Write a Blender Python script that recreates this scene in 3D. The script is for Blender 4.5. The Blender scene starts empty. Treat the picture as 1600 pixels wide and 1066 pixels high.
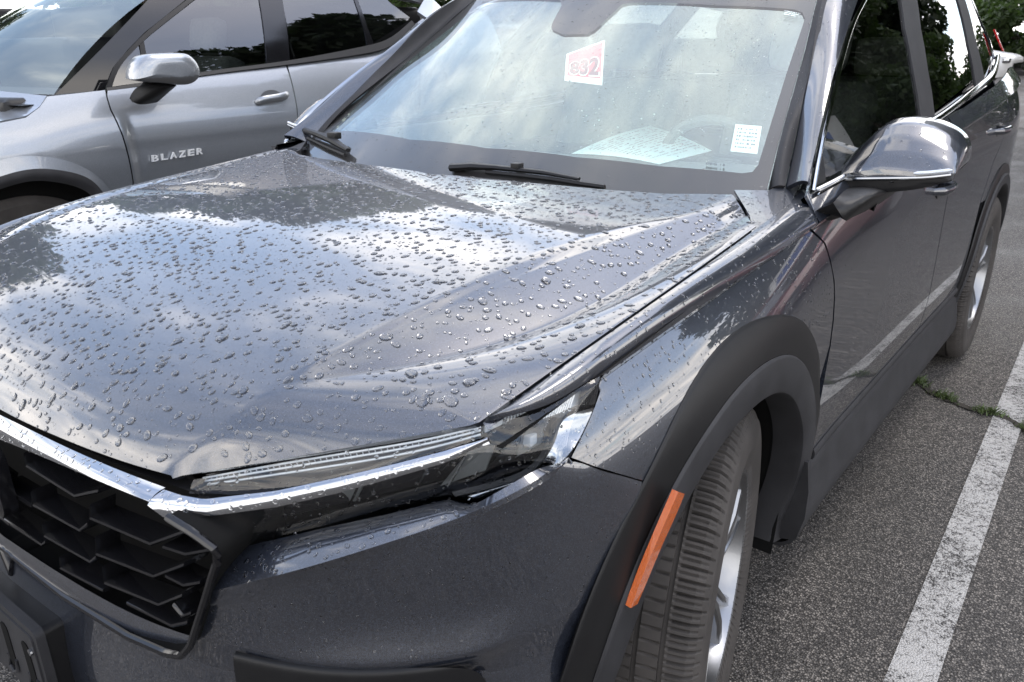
# A rain-beaded dark grey crossover in a parking bay, a silver crossover beside it.
# Units metres.  x = lateral (+x the dark car's left side), +y = towards its rear, z up.
# Origin on the asphalt under the dark car's front axle.
import bpy, bmesh, math, random
import numpy as np
from mathutils import Vector, Matrix
from mathutils.geometry import delaunay_2d_cdt

rng = np.random.default_rng(7)
random.seed(7)
scene = bpy.context.scene
R = math.radians

# ------------------------------------------------------------------ camera
cd = bpy.data.cameras.new('camera')
cam = bpy.data.objects.new('camera', cd)
scene.collection.objects.link(cam)
cam.location = (1.35891, -1.28222, 1.39889)
cam.rotation_euler = (R(69.26501), R(0.86028), R(37.01887))
cd.sensor_width = 36.0
cd.lens = 1248.606 / 1600 * 36.0
cd.clip_start = 0.05
cd.clip_end = 2000
cd.dof.use_dof = True
cd.dof.focus_distance = 1.75
cd.dof.aperture_fstop = 11.0
scene.camera = cam

# ------------------------------------------------------------------ world
SUN_EL, SUN_ROT = R(66), R(26)
w = bpy.data.worlds.new('World')
scene.world = w
w.use_nodes = True
nt = w.node_tree
nt.nodes.clear()
def wn(t, **k):
    n = nt.nodes.new(t)
    for a, b in k.items():
        setattr(n, a, b)
    return n
sky = wn('ShaderNodeTexSky', sky_type='NISHITA', sun_disc=False)
sky.sun_elevation = SUN_EL
sky.sun_rotation = SUN_ROT
sky.air_density = 1.0
sky.dust_density = 1.0
tc = wn('ShaderNodeTexCoord')
sep = wn('ShaderNodeSeparateXYZ')
nt.links.new(tc.outputs['Generated'], sep.inputs[0])
zz = wn('ShaderNodeMath', operation='MAXIMUM'); zz.inputs[1].default_value = 0.0
nt.links.new(sep.outputs['Z'], zz.inputs[0])
za = wn('ShaderNodeMath', operation='ADD'); za.inputs[1].default_value = 0.16
nt.links.new(zz.outputs[0], za.inputs[0])
dv = wn('ShaderNodeVectorMath', operation='DIVIDE')
cmb = wn('ShaderNodeCombineXYZ')
for i in range(3):
    nt.links.new(za.outputs[0], cmb.inputs[i])
nt.links.new(tc.outputs['Generated'], dv.inputs[0])
nt.links.new(cmb.outputs[0], dv.inputs[1])
flat = wn('ShaderNodeMapping')
flat.inputs['Scale'].default_value = (1.0, 1.6, 0.0)
flat.inputs['Rotation'].default_value = (0, 0, R(35))
flat.inputs['Location'].default_value = (3.1, 1.7, 0)
nt.links.new(dv.outputs[0], flat.inputs[0])
n1 = wn('ShaderNodeTexNoise'); n1.inputs['Scale'].default_value = 0.85; n1.inputs['Detail'].default_value = 9; n1.inputs['Roughness'].default_value = 0.56; n1.inputs['Distortion'].default_value = 0.35
nt.links.new(flat.outputs[0], n1.inputs['Vector'])
cov = wn('ShaderNodeMapRange', interpolation_type='SMOOTHSTEP'); cov.inputs['From Min'].default_value = 0.39; cov.inputs['From Max'].default_value = 0.56
hi = wn('ShaderNodeMath', operation='MULTIPLY_ADD'); hi.inputs[1].default_value = -0.27; hi.inputs[2].default_value = 0.10
nt.links.new(zz.outputs[0], hi.inputs[0])
ns_el = wn('ShaderNodeMath', operation='ADD')          # more cloud seen edge-on towards the horizon, more blue overhead
nt.links.new(n1.outputs['Fac'], ns_el.inputs[0]); nt.links.new(hi.outputs[0], ns_el.inputs[1])
nt.links.new(ns_el.outputs[0], cov.inputs['Value'])
cov.inputs['To Min'].default_value = 0.18
n2 = wn('ShaderNodeTexNoise'); n2.inputs['Scale'].default_value = 2.1; n2.inputs['Detail'].default_value = 6; n2.inputs['Roughness'].default_value = 0.55
nt.links.new(flat.outputs[0], n2.inputs['Vector'])
cr_ = wn('ShaderNodeValToRGB')
cr_.color_ramp.elements[0].position = 0.32; cr_.color_ramp.elements[0].color = (0.64, 0.69, 0.78, 1)
cr_.color_ramp.elements[1].position = 0.66; cr_.color_ramp.elements[1].color = (1.72, 1.61, 1.50, 1)
nt.links.new(n2.outputs['Fac'], cr_.inputs['Fac'])
bg1 = wn('ShaderNodeBackground'); bg1.inputs['Strength'].default_value = 0.15
nt.links.new(sky.outputs[0], bg1.inputs['Color'])
bg2 = wn('ShaderNodeBackground'); bg2.inputs['Strength'].default_value = 1.0
nt.links.new(cr_.outputs['Color'], bg2.inputs['Color'])
mx = wn('ShaderNodeMixShader')
nt.links.new(cov.outputs['Result'], mx.inputs[0])
nt.links.new(bg1.outputs[0], mx.inputs[1])
nt.links.new(bg2.outputs[0], mx.inputs[2])
out = wn('ShaderNodeOutputWorld')
nt.links.new(mx.outputs[0], out.inputs['Surface'])

# ------------------------------------------------------------------ sun (behind thin cloud)
sd = bpy.data.lights.new('sun', 'SUN')
sd.energy = 0.5
sd.angle = R(22)
sd.color = (1.0, 0.95, 0.87)
sun = bpy.data.objects.new('sun', sd)
scene.collection.objects.link(sun)
# direction TO the sun for the sky's rotation convention
sdir = Vector((math.sin(SUN_ROT) * math.cos(SUN_EL), math.cos(SUN_ROT) * math.cos(SUN_EL), math.sin(SUN_EL)))
sun.rotation_euler = sdir.to_track_quat('Z', 'Y').to_euler()

vs = scene.view_settings
vs.view_transform = 'Standard'
vs.look = 'None'
vs.exposure = 1.50
vs.gamma = 1.0
vs.use_curve_mapping = False

# ------------------------------------------------------------------ small maths
class Cub:
    """natural cubic spline, linear outside its range (values may be vectors)"""
    def __init__(s, xs, ys):
        s.x = np.array(xs, float); s.y = np.array(ys, float)
        n = len(s.x); h = np.diff(s.x)
        A = np.zeros((n, n)); B = np.zeros((n,) + s.y.shape[1:])
        A[0, 0] = A[-1, -1] = 1
        for i in range(1, n - 1):
            A[i, i - 1] = h[i - 1]; A[i, i] = 2 * (h[i - 1] + h[i]); A[i, i + 1] = h[i]
            B[i] = 6 * ((s.y[i + 1] - s.y[i]) / h[i] - (s.y[i] - s.y[i - 1]) / h[i - 1])
        s.m = np.linalg.solve(A, B.reshape(n, -1)).reshape(B.shape); s.h = h
    def __call__(s, t):
        t = float(t); x, y, m, h = s.x, s.y, s.m, s.h
        if t <= x[0]:
            return y[0] + ((y[1] - y[0]) / h[0] - h[0] * m[1] / 6) * (t - x[0])
        if t >= x[-1]:
            return y[-1] + ((y[-1] - y[-2]) / h[-1] + h[-1] * m[-2] / 6) * (t - x[-1])
        i = int(min(max(np.searchsorted(x, t) - 1, 0), len(h) - 1))
        a = (x[i + 1] - t) / h[i]; b = (t - x[i]) / h[i]
        return a * y[i] + b * y[i + 1] + ((a**3 - a) * m[i] + (b**3 - b) * m[i + 1]) * h[i]**2 / 6

def lerp(a, b, t):
    return a + (b - a) * t

def line_y(pts):
    """a body line as x(y), z(y)"""
    p = sorted(pts, key=lambda q: q[1])
    ys = [q[1] for q in p]
    return Cub(ys, [(q[0], q[2]) for q in p])

class Fit:
    """body line in two runs: a spline through the nose points, then a fair polynomial"""
    def __init__(s, nose, rest, deg=3, ndeg=None):
        p0 = np.array(nose[-1] if nose else rest[0], float); s.p0 = p0; s.yn = p0[1]
        s.n = None
        if nose and len(nose) > 1:
            q = np.array(nose, float); d = min(ndeg or 2, len(q) - 1); t = q[:, 1] - s.yn
            A = np.stack([t**k for k in range(1, d + 1)], 1)
            s.n = np.linalg.lstsq(A, np.stack([q[:, 0] - p0[0], q[:, 2] - p0[2]], 1), rcond=None)[0]
        q = np.array(rest, float); t = q[:, 1] - s.yn
        A = np.stack([t**k for k in range(1, deg + 1)], 1)
        s.c = np.linalg.lstsq(A, np.stack([q[:, 0] - p0[0], q[:, 2] - p0[2]], 1), rcond=None)[0]
        s.ymax = q[:, 1].max()
    def ev(s, c, t):
        return np.array([s.p0[0], s.p0[2]]) + sum(c[k] * t**(k + 1) for k in range(len(c)))
    def __call__(s, y):
        y = float(y); t = y - s.yn
        if t < 0 and s.n is not None: return s.ev(s.n, t)
        if y > s.ymax:
            a = s.ev(s.c, s.ymax - s.yn); b = s.ev(s.c, s.ymax - s.yn - .02)
            return a + (a - b) / .02 * (y - s.ymax)
        return s.ev(s.c, t)

# hood lines (front to rear)
nose = [(0.465, -0.836, 0.884), (0.494, -0.798, 0.92), (0.512, -0.748, 0.955), (0.525, -0.695, 0.977)]
H_ridge = Fit(nose, [(0.535, -0.612, 1.001), (0.559, -0.535, 1.021), (0.589, -0.385, 1.046), (0.625, -0.133, 1.067), (0.64, 0.009, 1.074), (0.684, 0.088, 1.077), (0.711, 0.158, 1.079)])
H_valley = Fit(nose, [(0.556, -0.62, 0.992), (0.572, -0.548, 1.013), (0.601, -0.444, 1.03), (0.643, -0.256, 1.05), (0.667, -0.074, 1.064), (0.703, 0.078, 1.075), (0.721, 0.15, 1.079)])
H_C = Fit(nose, [(0.608, -0.587, 0.982), (0.691, -0.481, 0.989), (0.723, -0.387, 0.998), (0.732, -0.262, 1.008), (0.748, -0.096, 1.027), (0.762, 0.062, 1.042), (0.782, 0.208, 1.062)])
H_edge = Fit([(0.466, -0.837, 0.882), (0.493, -0.818, 0.885), (0.561, -0.772, 0.903), (0.629, -0.725, 0.92), (0.73, -0.656, 0.942), (0.786, -0.606, 0.955)], [(0.811, -0.496, 0.985), (0.821, -0.343, 1.01), (0.828, -0.168, 1.03), (0.832, -0.009, 1.045), (0.826, 0.143, 1.056)])
H_mid = Cub([-.875, -.84, -.79, -.74, -.68, -.55, -.35, -.1, .1, .3], [.876, .918, .950, .969, .988, 1.019, 1.053, 1.077, 1.086, 1.092])

def h_line(c, y, drift):
    """a hood line; behind y = .16 it runs straight back"""
    if y <= .16: return c(y)
    p = c(.16); return np.array([p[0] + drift * (y - .16), p[1] + .055 * (y - .16)])
def hood_lines(y):
    (xr, zr), (xv, zv), (xc, zc), (xe, ze) = h_line(H_ridge, y, .02), h_line(H_valley, y, .02), h_line(H_C, y, .03), H_edge(y)
    xv = max(xv, xr + .0015); xc = max(xc, xv + .0015); xe = max(xe, xc + .0015)
    return xr, zr, xv, zv, xc, zc, xe, ze
def hood_strip(k, t, y):
    """point of strip k (0 centre, 1 crease, 2 plateau, 3 side facet) at t across"""
    xr, zr, xv, zv, xc, zc, xe, ze = hood_lines(y)
    if k == 0:
        zm = float(H_mid(y)); return xr * t, zm - (zm - zr) * (0.25 * t * t + 0.75 * t**4)
    if k == 1:
        s = t * t * (3 - 2 * t) * .6 + t * .4
        return lerp(xr, xv, t), lerp(zr, zv, s)
    if k == 2:
        return lerp(xv, xc, t), lerp(zv, zc, t) + 0.022 * (xc - xv) * 4 * t * (1 - t)
    return lerp(xc, xe, t), lerp(zc, ze, t) + 0.045 * (xe - xc) * 4 * t * (1 - t)
def hood_z(x, y):
    a = abs(x)
    xr, zr, xv, zv, xc, zc, xe, ze = hood_lines(y)
    if a <= xr: k, t = 0, a / xr
    elif a <= xv: k, t = 1, (a - xr) / (xv - xr)
    elif a <= xc: k, t = 2, (a - xv) / (xc - xv)
    elif a <= xe: k, t = 3, (a - xc) / (xe - xc)
    else: return ze - .55 * (a - xe)
    return hood_strip(k, t, y)[1]

# body side: x as a function of (y, z)
S_G = Fit([], [(0.848, -0.407, 0.966), (0.86, -0.289, 0.98), (0.869, -0.134, 0.993), (0.877, 0.119, 1.018), (0.884, 0.342, 1.039), (.905, .8, 1.072), (.915, 1.3, 1.092), (0.92, 1.69, 1.103), (0.915, 3.001, 1.161), (.88, 3.4, 1.17)], 4)
S_B = Cub([-.6, -.45, -.3, 0, .45, 1.0, 1.6, 2.2, 2.7, 3.1, 3.5], [.868, .893, .908, .920, .908, .912, .925, .940, .950, .940, .88])
def shoulder_x(y, z):
    gx, gz = S_G(y); return gx - .70 * (z - gz) - 1.5 * max(z - gz, 0)**2
def flank_x(y, z):
    """below the groove: rolls outward, upright at mid height, tucks under above the rocker"""
    gx, gz = S_G(y); xb = float(S_B(y)); g2x = gx - .013
    s = min((gz - .017 - z) / .155, 1.0)
    x = g2x + (xb - g2x) * (1 - (1 - s)**2)
    if z < .62: x -= .48 * (.62 - z)**2
    return x
def side_x(y, z):
    gx, gz = S_G(y)
    if z >= gz: return shoulder_x(y, z)
    if z >= gz - .017: return lerp(gx - .013, gx, (z - gz + .017) / .017)
    return flank_x(y, z)

# side glass / pillars of the dark car
def glass_x(y, z):
    base = .858 - .02 * ((y - 1.2) / 1.2)**2 if y < 1.2 else .858 - .05 * ((y - 1.2) / 2.0)**2
    d = z - 1.09
    return base - .25 * d - .35 * d * d

# windshield and roof: z as a function of (x, y)
def ws_z(x, y):
    return 1.086 + .60 * (y - .27 - .147 * (x / .757)**2)
# silver car: its left side
BZX = -2.10
def silver_x(y, z):
    d = z - 1.0
    x = BZX - (.16 * d + .9 * d * d if d > 0 else .10 * d * d) - .05 * math.exp(-((z - .99) / .07)**2) * .12
    if y < .55:
        x += .03 * math.exp(-((y - .05) / .35)**2) * math.exp(-((z - .95) / .16)**2)
    return x
def silver_glass_x(y, z):
    d = z - 1.25
    return BZX - .105 - .40 * d - .35 * d * d

# ------------------------------------------------------------------ mesh helpers
COL = scene.collection
def tag(o, label=None, cat=None, group=None, kind=None):
    if label: o['label'] = label
    if cat: o['category'] = cat
    if group: o['group'] = group
    if kind: o['kind'] = kind
    return o

def empty(name, loc, label=None, cat=None, group=None):
    o = bpy.data.objects.new(name, None)
    o.empty_display_size = 0.2
    o.location = loc
    COL.objects.link(o)
    return tag(o, label, cat, group)

def base_of(o):
    v = Vector((0, 0, 0))
    while o is not None:
        v += o.location
        o = o.parent
    return v

def mk(name, verts, faces, mat, parent=None, smooth=True, sharp=None, normals=None):
    """one mesh object from world-space vertices, parented without moving"""
    v = np.array(verts, float).reshape(-1, 3)
    if parent is not None:
        v = v - np.array(base_of(parent))
    me = bpy.data.meshes.new(name)
    me.from_pydata(v.tolist(), [], [tuple(int(i) for i in f) for f in faces])
    me.update()
    if smooth:
        me.polygons.foreach_set('use_smooth', [True] * len(me.polygons))
        if sharp:
            me.set_sharp_from_angle(angle=R(sharp))
    if normals is not None:
        me.normals_split_custom_set_from_vertices([tuple(n) for n in normals])
    ms = mat if isinstance(mat, (list, tuple)) else [mat]
    for m in ms:
        me.materials.append(m)
    o = bpy.data.objects.new(name, me)
    COL.objects.link(o)
    if parent is not None:
        o.parent = parent
    return o

class MB:
    """collects shapes for one mesh"""
    def __init__(s): s.v = []; s.f = []
    def add(s, v, f):
        b = len(s.v); s.v += [tuple(map(float, q)) for q in v]; s.f += [tuple(int(i) + b for i in q) for q in f]; return s
    def box(s, lo, hi, bev=0.0, rot=None, c=None):
        x0, y0, z0 = lo; x1, y1, z1 = hi
        if bev <= 0:
            v = [(x, y, z) for z in (z0, z1) for y in (y0, y1) for x in (x0, x1)]
            f = [(0, 2, 3, 1), (4, 5, 7, 6), (0, 1, 5, 4), (2, 6, 7, 3), (0, 4, 6, 2), (1, 3, 7, 5)]
        else:
            bm = bmesh.new(); bmesh.ops.create_cube(bm, size=1)
            for q in bm.verts:
                q.co = Vector(((x0 + x1) / 2 + q.co.x * (x1 - x0), (y0 + y1) / 2 + q.co.y * (y1 - y0), (z0 + z1) / 2 + q.co.z * (z1 - z0)))
            bmesh.ops.bevel(bm, geom=bm.edges[:], offset=bev, segments=2, affect='EDGES', profile=.6)
            bm.verts.index_update(); v = [q.co.copy() for q in bm.verts]; f = [[q.index for q in p.verts] for p in bm.faces]; bm.free()
        if rot is not None:
            c = Vector(c if c else ((x0 + x1) / 2, (y0 + y1) / 2, (z0 + z1) / 2))
            v = [rot @ (Vector(q) - c) + c for q in v]
        return s.add(v, f)
    def tube(s, pts, r, n=10, caps=True, sx=1.0):
        pts = [np.array(p, float) for p in pts]; rr = r if isinstance(r, (list, tuple)) else [r] * len(pts)
        V = []; up = np.array([0, 0, 1.])
        for i, p in enumerate(pts):
            t = pts[min(i + 1, len(pts) - 1)] - pts[max(i - 1, 0)]; t /= np.linalg.norm(t)
            u = up if abs(t @ up) < .95 else np.array([0, 1., 0])
            a = np.cross(t, u); a /= np.linalg.norm(a); b = np.cross(a, t)
            for k in range(n):
                an = 2 * math.pi * k / n
                V.append(p + rr[i] * (math.cos(an) * a * sx + math.sin(an) * b))
        F = [(i * n + k, i * n + (k + 1) % n, (i + 1) * n + (k + 1) % n, (i + 1) * n + k) for i in range(len(pts) - 1) for k in range(n)]
        if caps: F += [tuple(range(n - 1, -1, -1)), tuple((len(pts) - 1) * n + k for k in range(n))]
        return s.add(V, F)
    def build(s, name, mat, parent=None, smooth=True, sharp=35):
        bm = bmesh.new()
        vs_ = [bm.verts.new(q) for q in s.v]
        for q in s.f:
            try: bm.faces.new([vs_[i] for i in q])
            except ValueError: pass
        bmesh.ops.recalc_face_normals(bm, faces=bm.faces[:])
        bm.verts.index_update()
        v = [tuple(q.co) for q in bm.verts]; f = [[q.index for q in p.verts] for p in bm.faces]; bm.free()
        return mk(name, v, f, mat, parent, smooth, sharp)

def resample(pts, n, closed=False):
    """smooth curve through points, n samples evenly along it"""
    p = np.array(pts, float)
    if len(p) == 2:
        return np.array([lerp(p[0], p[1], t) for t in np.linspace(0, 1, n)])
    d = np.sqrt(np.linalg.norm(np.diff(p, axis=0), axis=1)); t = np.concatenate([[0], np.cumsum(d)])
    c = Cub(t, p)
    q = np.array([c(a) for a in np.linspace(0, t[-1], max(200, n * 6))])
    L = np.concatenate([[0], np.cumsum(np.linalg.norm(np.diff(q, axis=0), axis=1))])
    s = np.linspace(0, L[-1], n)
    return np.stack([np.interp(s, L, q[:, k]) for k in range(p.shape[1])], 1)

def poly(pts, n):
    """polyline (kinks kept), n samples evenly"""
    p = np.array(pts, float)
    L = np.concatenate([[0], np.cumsum(np.linalg.norm(np.diff(p, axis=0), axis=1))])
    s = np.linspace(0, L[-1], n)
    return np.stack([np.interp(s, L, p[:, k]) for k in range(p.shape[1])], 1)

def loft(lines, nu=40, nv=16, cross='s', bulge=None, raw=False):
    """grid [nv][nu] through lines (each front to rear)"""
    Ls = [np.array(l, float) if raw else resample(l, nu) for l in lines]
    A = np.stack(Ls)                       # lines, nu, 3
    k = len(Ls)
    if cross == 'l' or k == 2:
        ts = np.linspace(0, k - 1, nv); G = []
        for t in ts:
            i = min(int(t), k - 2); G.append(lerp(A[i], A[i + 1], t - i))
        G = np.array(G)
        if bulge is not None:
            tt = (ts / (k - 1))[:, None, None]
            G = G + 4 * tt * (1 - tt) * np.array(bulge)
        return G
    d = np.array([np.mean(np.linalg.norm(A[i + 1] - A[i], axis=1)) for i in range(k - 1)])
    T = np.concatenate([[0], np.cumsum(np.sqrt(d))])
    c = Cub(T, A)
    return np.array([c(t) for t in np.linspace(0, T[-1], nv)])

def grid_faces(nv, nu, off=0, flip=False):
    F = []
    for j in range(nv - 1):
        for i in range(nu - 1):
            a = off + j * nu + i
            q = (a, a + 1, a + nu + 1, a + nu)
            F.append(q[::-1] if flip else q)
    return F

def skin_geo(G, out, flange=.012, edges='tblr', N=None):
    """a sheet-metal panel from a grid: smooth outside facing `out`, folded edges"""
    nv, nu = G.shape[:2]
    if N is None:
        N = np.cross(np.gradient(G, axis=1), np.gradient(G, axis=0))
        ln = np.linalg.norm(N, axis=2, keepdims=True); bad = ln[..., 0] < 1e-11
        N = N / np.maximum(ln, 1e-12)
        if bad.any():
            good = N[~bad]
            for j, i in np.argwhere(bad):
                d = np.abs(np.argwhere(~bad) - (j, i)).sum(1); N[j, i] = good[d.argmin()]
    fn = np.cross(G[:-1, 1:] - G[:-1, :-1], G[1:, :-1] - G[:-1, :-1]).reshape(-1, 3).sum(0)
    if float(N.reshape(-1, 3).sum(0) @ np.array(out, float)) < 0: N = -N
    V = G.reshape(-1, 3).tolist(); NN = N.reshape(-1, 3).tolist()
    c1 = np.cross(G[:-1, 1:] - G[:-1, :-1], G[1:, :-1] - G[:-1, :-1])
    flip = float((c1 * N[:-1, :-1]).sum()) < 0
    F = grid_faces(nv, nu, 0, flip)
    if flange > 0:
        ring = []
        if 't' in edges: ring.append([(0, i) for i in range(nu)])
        if 'b' in edges: ring.append([(nv - 1, i) for i in range(nu)][::-1])
        if 'r' in edges: ring.append([(j, nu - 1) for j in range(nv)])
        if 'l' in edges: ring.append([(j, 0) for j in range(nv)][::-1])
        for e in ring:
            b = len(V); m = len(e); P_ = np.array([G[j, i] for j, i in e]); n_ = np.array([N[j, i] for j, i in e])
            t = np.gradient(P_, axis=0); s = np.cross(t, n_); s /= np.maximum(np.linalg.norm(s, axis=1), 1e-12)[:, None]
            jm, im = e[m // 2]; inn = G[min(max(jm, 1), nv - 2), min(max(im, 1), nu - 2)] - G[jm, im]
            if s[m // 2] @ inn > 0: s = -s
            V += P_.tolist() + (P_ - n_ * flange).tolist(); NN += s.tolist() * 2
            for k in range(m - 1):
                q = (b + k, b + k + 1, b + m + k + 1, b + m + k)
                c = np.cross(P_[k + 1] - P_[k], -n_[k])
                F.append(q if c @ s[k] > 0 else q[::-1])
    return V, F, NN
def skin(name, G, mat, parent, out, flange=.012, sharp=None, edges='tblr'):
    if sharp:
        V, F, N = skin_geo(G, out, 0)
        return mk(name, V, F, mat, parent, True, sharp)
    V, F, N = skin_geo(G, out, flange, edges)
    return mk(name, V, F, mat, parent, True, None, N)

def inside(poly2, q):
    """even-odd test for many points"""
    x, y = q[:, 0], q[:, 1]; c = np.zeros(len(q), bool); n = len(poly2)
    for i in range(n):
        (x1, y1), (x2, y2) = poly2[i], poly2[(i + 1) % n]
        if y1 == y2: continue
        h = ((y1 > y) != (y2 > y)) & (x < (x2 - x1) * (y - y1) / (y2 - y1) + x1)
        c ^= h
    return c

def edge_dist(poly2, q):
    d = np.full(len(q), 1e9); n = len(poly2)
    for i in range(n):
        a = np.array(poly2[i]); b = np.array(poly2[(i + 1) % n]); ab = b - a
        L = max(ab @ ab, 1e-12)
        t = np.clip(((q - a) @ ab) / L, 0, 1)
        d = np.minimum(d, np.linalg.norm(q - (a + t[:, None] * ab), axis=1))
    return d

def densify(poly2, step):
    o = []; n = len(poly2)
    for i in range(n):
        a = np.array(poly2[i], float); b = np.array(poly2[(i + 1) % n], float)
        k = max(1, int(np.linalg.norm(b - a) / step))
        o += [lerp(a, b, j / k) for j in range(k)]
    return np.array(o)

def field_geo(poly2, fn, axis, step=.02, flange=.012, sign=1, lines=(), shift=0.0, eps=.0025):
    """panel cut from a height field: poly2 in the other two axes, fn gives `axis`.
    sign: which way is outside along that axis.  lines: feature polylines to keep as edges"""
    bnd = densify(poly2, step)
    lo, hi = bnd.min(0), bnd.max(0)
    gx, gy = np.meshgrid(np.arange(lo[0], hi[0], step), np.arange(lo[1], hi[1], step))
    q = np.stack([gx.ravel(), gy.ravel()], 1)
    q = q[inside(bnd, q)]; q = q[edge_dist(bnd, q) > step * .45]
    pts = [Vector(p) for p in bnd]; nb = len(pts); ed = [(i, (i + 1) % nb) for i in range(nb)]
    for ln in lines:
        l2 = np.array(ln); l2 = l2[inside(bnd, l2)]; l2 = l2[edge_dist(bnd, l2) > step * .25]
        if len(l2) < 2: continue
        keep = np.ones(len(q), bool)
        for p in l2: keep &= np.linalg.norm(q - p, axis=1) > step * .45
        q = q[keep]; b = len(pts)
        pts += [Vector(p) for p in l2]
        ed += [(b + i, b + i + 1) for i in range(len(l2) - 1) if np.linalg.norm(l2[i + 1] - l2[i]) < step * 3]
    pts += [Vector(p) for p in q]
    res = delaunay_2d_cdt(pts, ed, [], 0, 1e-5)
    P2 = np.array([tuple(p) for p in res[0]]); T = [t for t in res[2]]
    cen = np.array([P2[list(t)].mean(0) for t in T]); ok = inside(bnd, cen)
    T = [t for t, k in zip(T, ok) if k]
    def lift(p):
        h = fn(p[0], p[1]) + shift
        return (h, p[0], p[1]) if axis == 0 else (p[0], h, p[1]) if axis == 1 else (p[0], p[1], h)
    V = np.array([lift(p) for p in P2])
    # smooth normals straight from the surface
    N = []
    for p in P2:
        fa = (fn(p[0] + eps, p[1]) - fn(p[0] - eps, p[1])) / (2 * eps)
        fb = (fn(p[0], p[1] + eps) - fn(p[0], p[1] - eps)) / (2 * eps)
        n = (1, -fa, -fb) if axis == 0 else (-fa, 1, -fb) if axis == 1 else (-fa, -fb, 1)
        n = np.array(n) * sign; N.append(n / np.linalg.norm(n))
    N = np.array(N)
    F = []
    for t in T:
        a, b, c = V[t[0]], V[t[1]], V[t[2]]
        F.append(t if np.cross(b - a, c - a) @ N[t[0]] > 0 else t[::-1])
    V = V.tolist(); NN = N.tolist()
    if flange > 0:
        key = {tuple(np.round(p, 5)): i for i, p in enumerate(P2)}
        idx = [key.get(tuple(np.round(p, 5))) for p in bnd]
        if all(i is not None for i in idx):
            b = len(V); m = len(idx); cc = bnd.mean(0)
            for i in idx: V.append(list(V[i]))
            for i in idx: V.append((np.array(V[i]) - N[i] * flange).tolist())
            area = sum(bnd[i][0] * bnd[(i + 1) % m][1] - bnd[(i + 1) % m][0] * bnd[i][1] for i in range(m))
            for k in range(m):
                t2 = np.array(V[idx[(k + 1) % m]]) - np.array(V[idx[k]])
                s = np.cross(t2, N[idx[k]]); s = s / (np.linalg.norm(s) + 1e-9)
                p3 = np.array(V[idx[k]]); 
                inn = bnd[k] + np.array([0, 0])
                s2 = np.array([s[i] for i in range(3) if i != axis])
                if inside(bnd, (bnd[k] + bnd[(k + 1) % m])[None] / 2 + s2[None] * step * .1)[0]: s = -s
                NN.append(s.tolist())
            NN += NN[-m:]
            for k in range(m):
                k2 = (k + 1) % m
                F.append((b + k, b + k2, b + m + k2, b + m + k))
    return V, F, NN
def field(name, poly2, fn, axis, mat, parent, **k):
    V, F, N = field_geo(poly2, fn, axis, **k)
    return mk(name, V, F, mat, parent, True, None, N)
def put(name, geos, mat, parent):
    """several pieces of one panel as one mesh, each keeping its own smooth normals"""
    V = []; F = []; N = []
    for v, f, n in geos:
        b = len(V); V += [list(q) for q in v]; N += [list(q) for q in n]; F += [tuple(int(i) + b for i in q) for q in f]
    return mk(name, V, F, mat, parent, True, None, N)

def mirror_x(o, parent=None, name=None):
    """the same part on the other side of the car"""
    me = o.data.copy()
    me.transform(Matrix.Diagonal((-1, 1, 1, 1)))
    me.flip_normals()
    c = bpy.data.objects.new(name or o.name.split('.')[0], me)
    COL.objects.link(c)
    c.parent = parent if parent is not None else o.parent
    return c

# ------------------------------------------------------------------ materials
def mat(name, col=(.5, .5, .5), metal=0.0, rough=.5, coat=0.0, coat_rough=.03, spec=.5, var=0.0, vscale=8.0, rvar=0.0, bump=0.0, bscale=200.0, ior=None):
    m = bpy.data.materials.new(name); m.use_nodes = True
    t = m.node_tree; b = t.nodes['Principled BSDF']
    b.inputs['Base Color'].default_value = (*col, 1); b.inputs['Metallic'].default_value = metal
    b.inputs['Roughness'].default_value = rough; b.inputs['Coat Weight'].default_value = coat
    b.inputs['Coat Roughness'].default_value = coat_rough; b.inputs['Specular IOR Level'].default_value = spec
    if ior: b.inputs['IOR'].default_value = ior
    tc = t.nodes.new('ShaderNodeTexCoord')
    if var > 0 or rvar > 0:
        n = t.nodes.new('ShaderNodeTexNoise'); n.inputs['Scale'].default_value = vscale; n.inputs['Detail'].default_value = 6
        t.links.new(tc.outputs['Object'], n.inputs['Vector'])
        if var > 0:
            r = t.nodes.new('ShaderNodeValToRGB')
            r.color_ramp.elements[0].position = .3; r.color_ramp.elements[1].position = .7
            r.color_ramp.elements[0].color = tuple(c * (1 - var) for c in col) + (1,)
            r.color_ramp.elements[1].color = tuple(min(1, c * (1 + var)) for c in col) + (1,)
            t.links.new(n.outputs['Fac'], r.inputs['Fac']); t.links.new(r.outputs['Color'], b.inputs['Base Color'])
        if rvar > 0:
            mr = t.nodes.new('ShaderNodeMapRange'); mr.inputs['To Min'].default_value = max(.0, rough - rvar); mr.inputs['To Max'].default_value = rough + rvar
            t.links.new(n.outputs['Fac'], mr.inputs['Value']); t.links.new(mr.outputs[0], b.inputs['Roughness'])
    if bump > 0:
        n = t.nodes.new('ShaderNodeTexNoise'); n.inputs['Scale'].default_value = bscale; n.inputs['Detail'].default_value = 3
        t.links.new(tc.outputs['Object'], n.inputs['Vector'])
        bp_ = t.nodes.new('ShaderNodeBump'); bp_.inputs['Strength'].default_value = bump; bp_.inputs['Distance'].default_value = .002
        t.links.new(n.outputs['Fac'], bp_.inputs['Height']); t.links.new(bp_.outputs['Normal'], b.inputs['Normal'])
    return m

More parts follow.
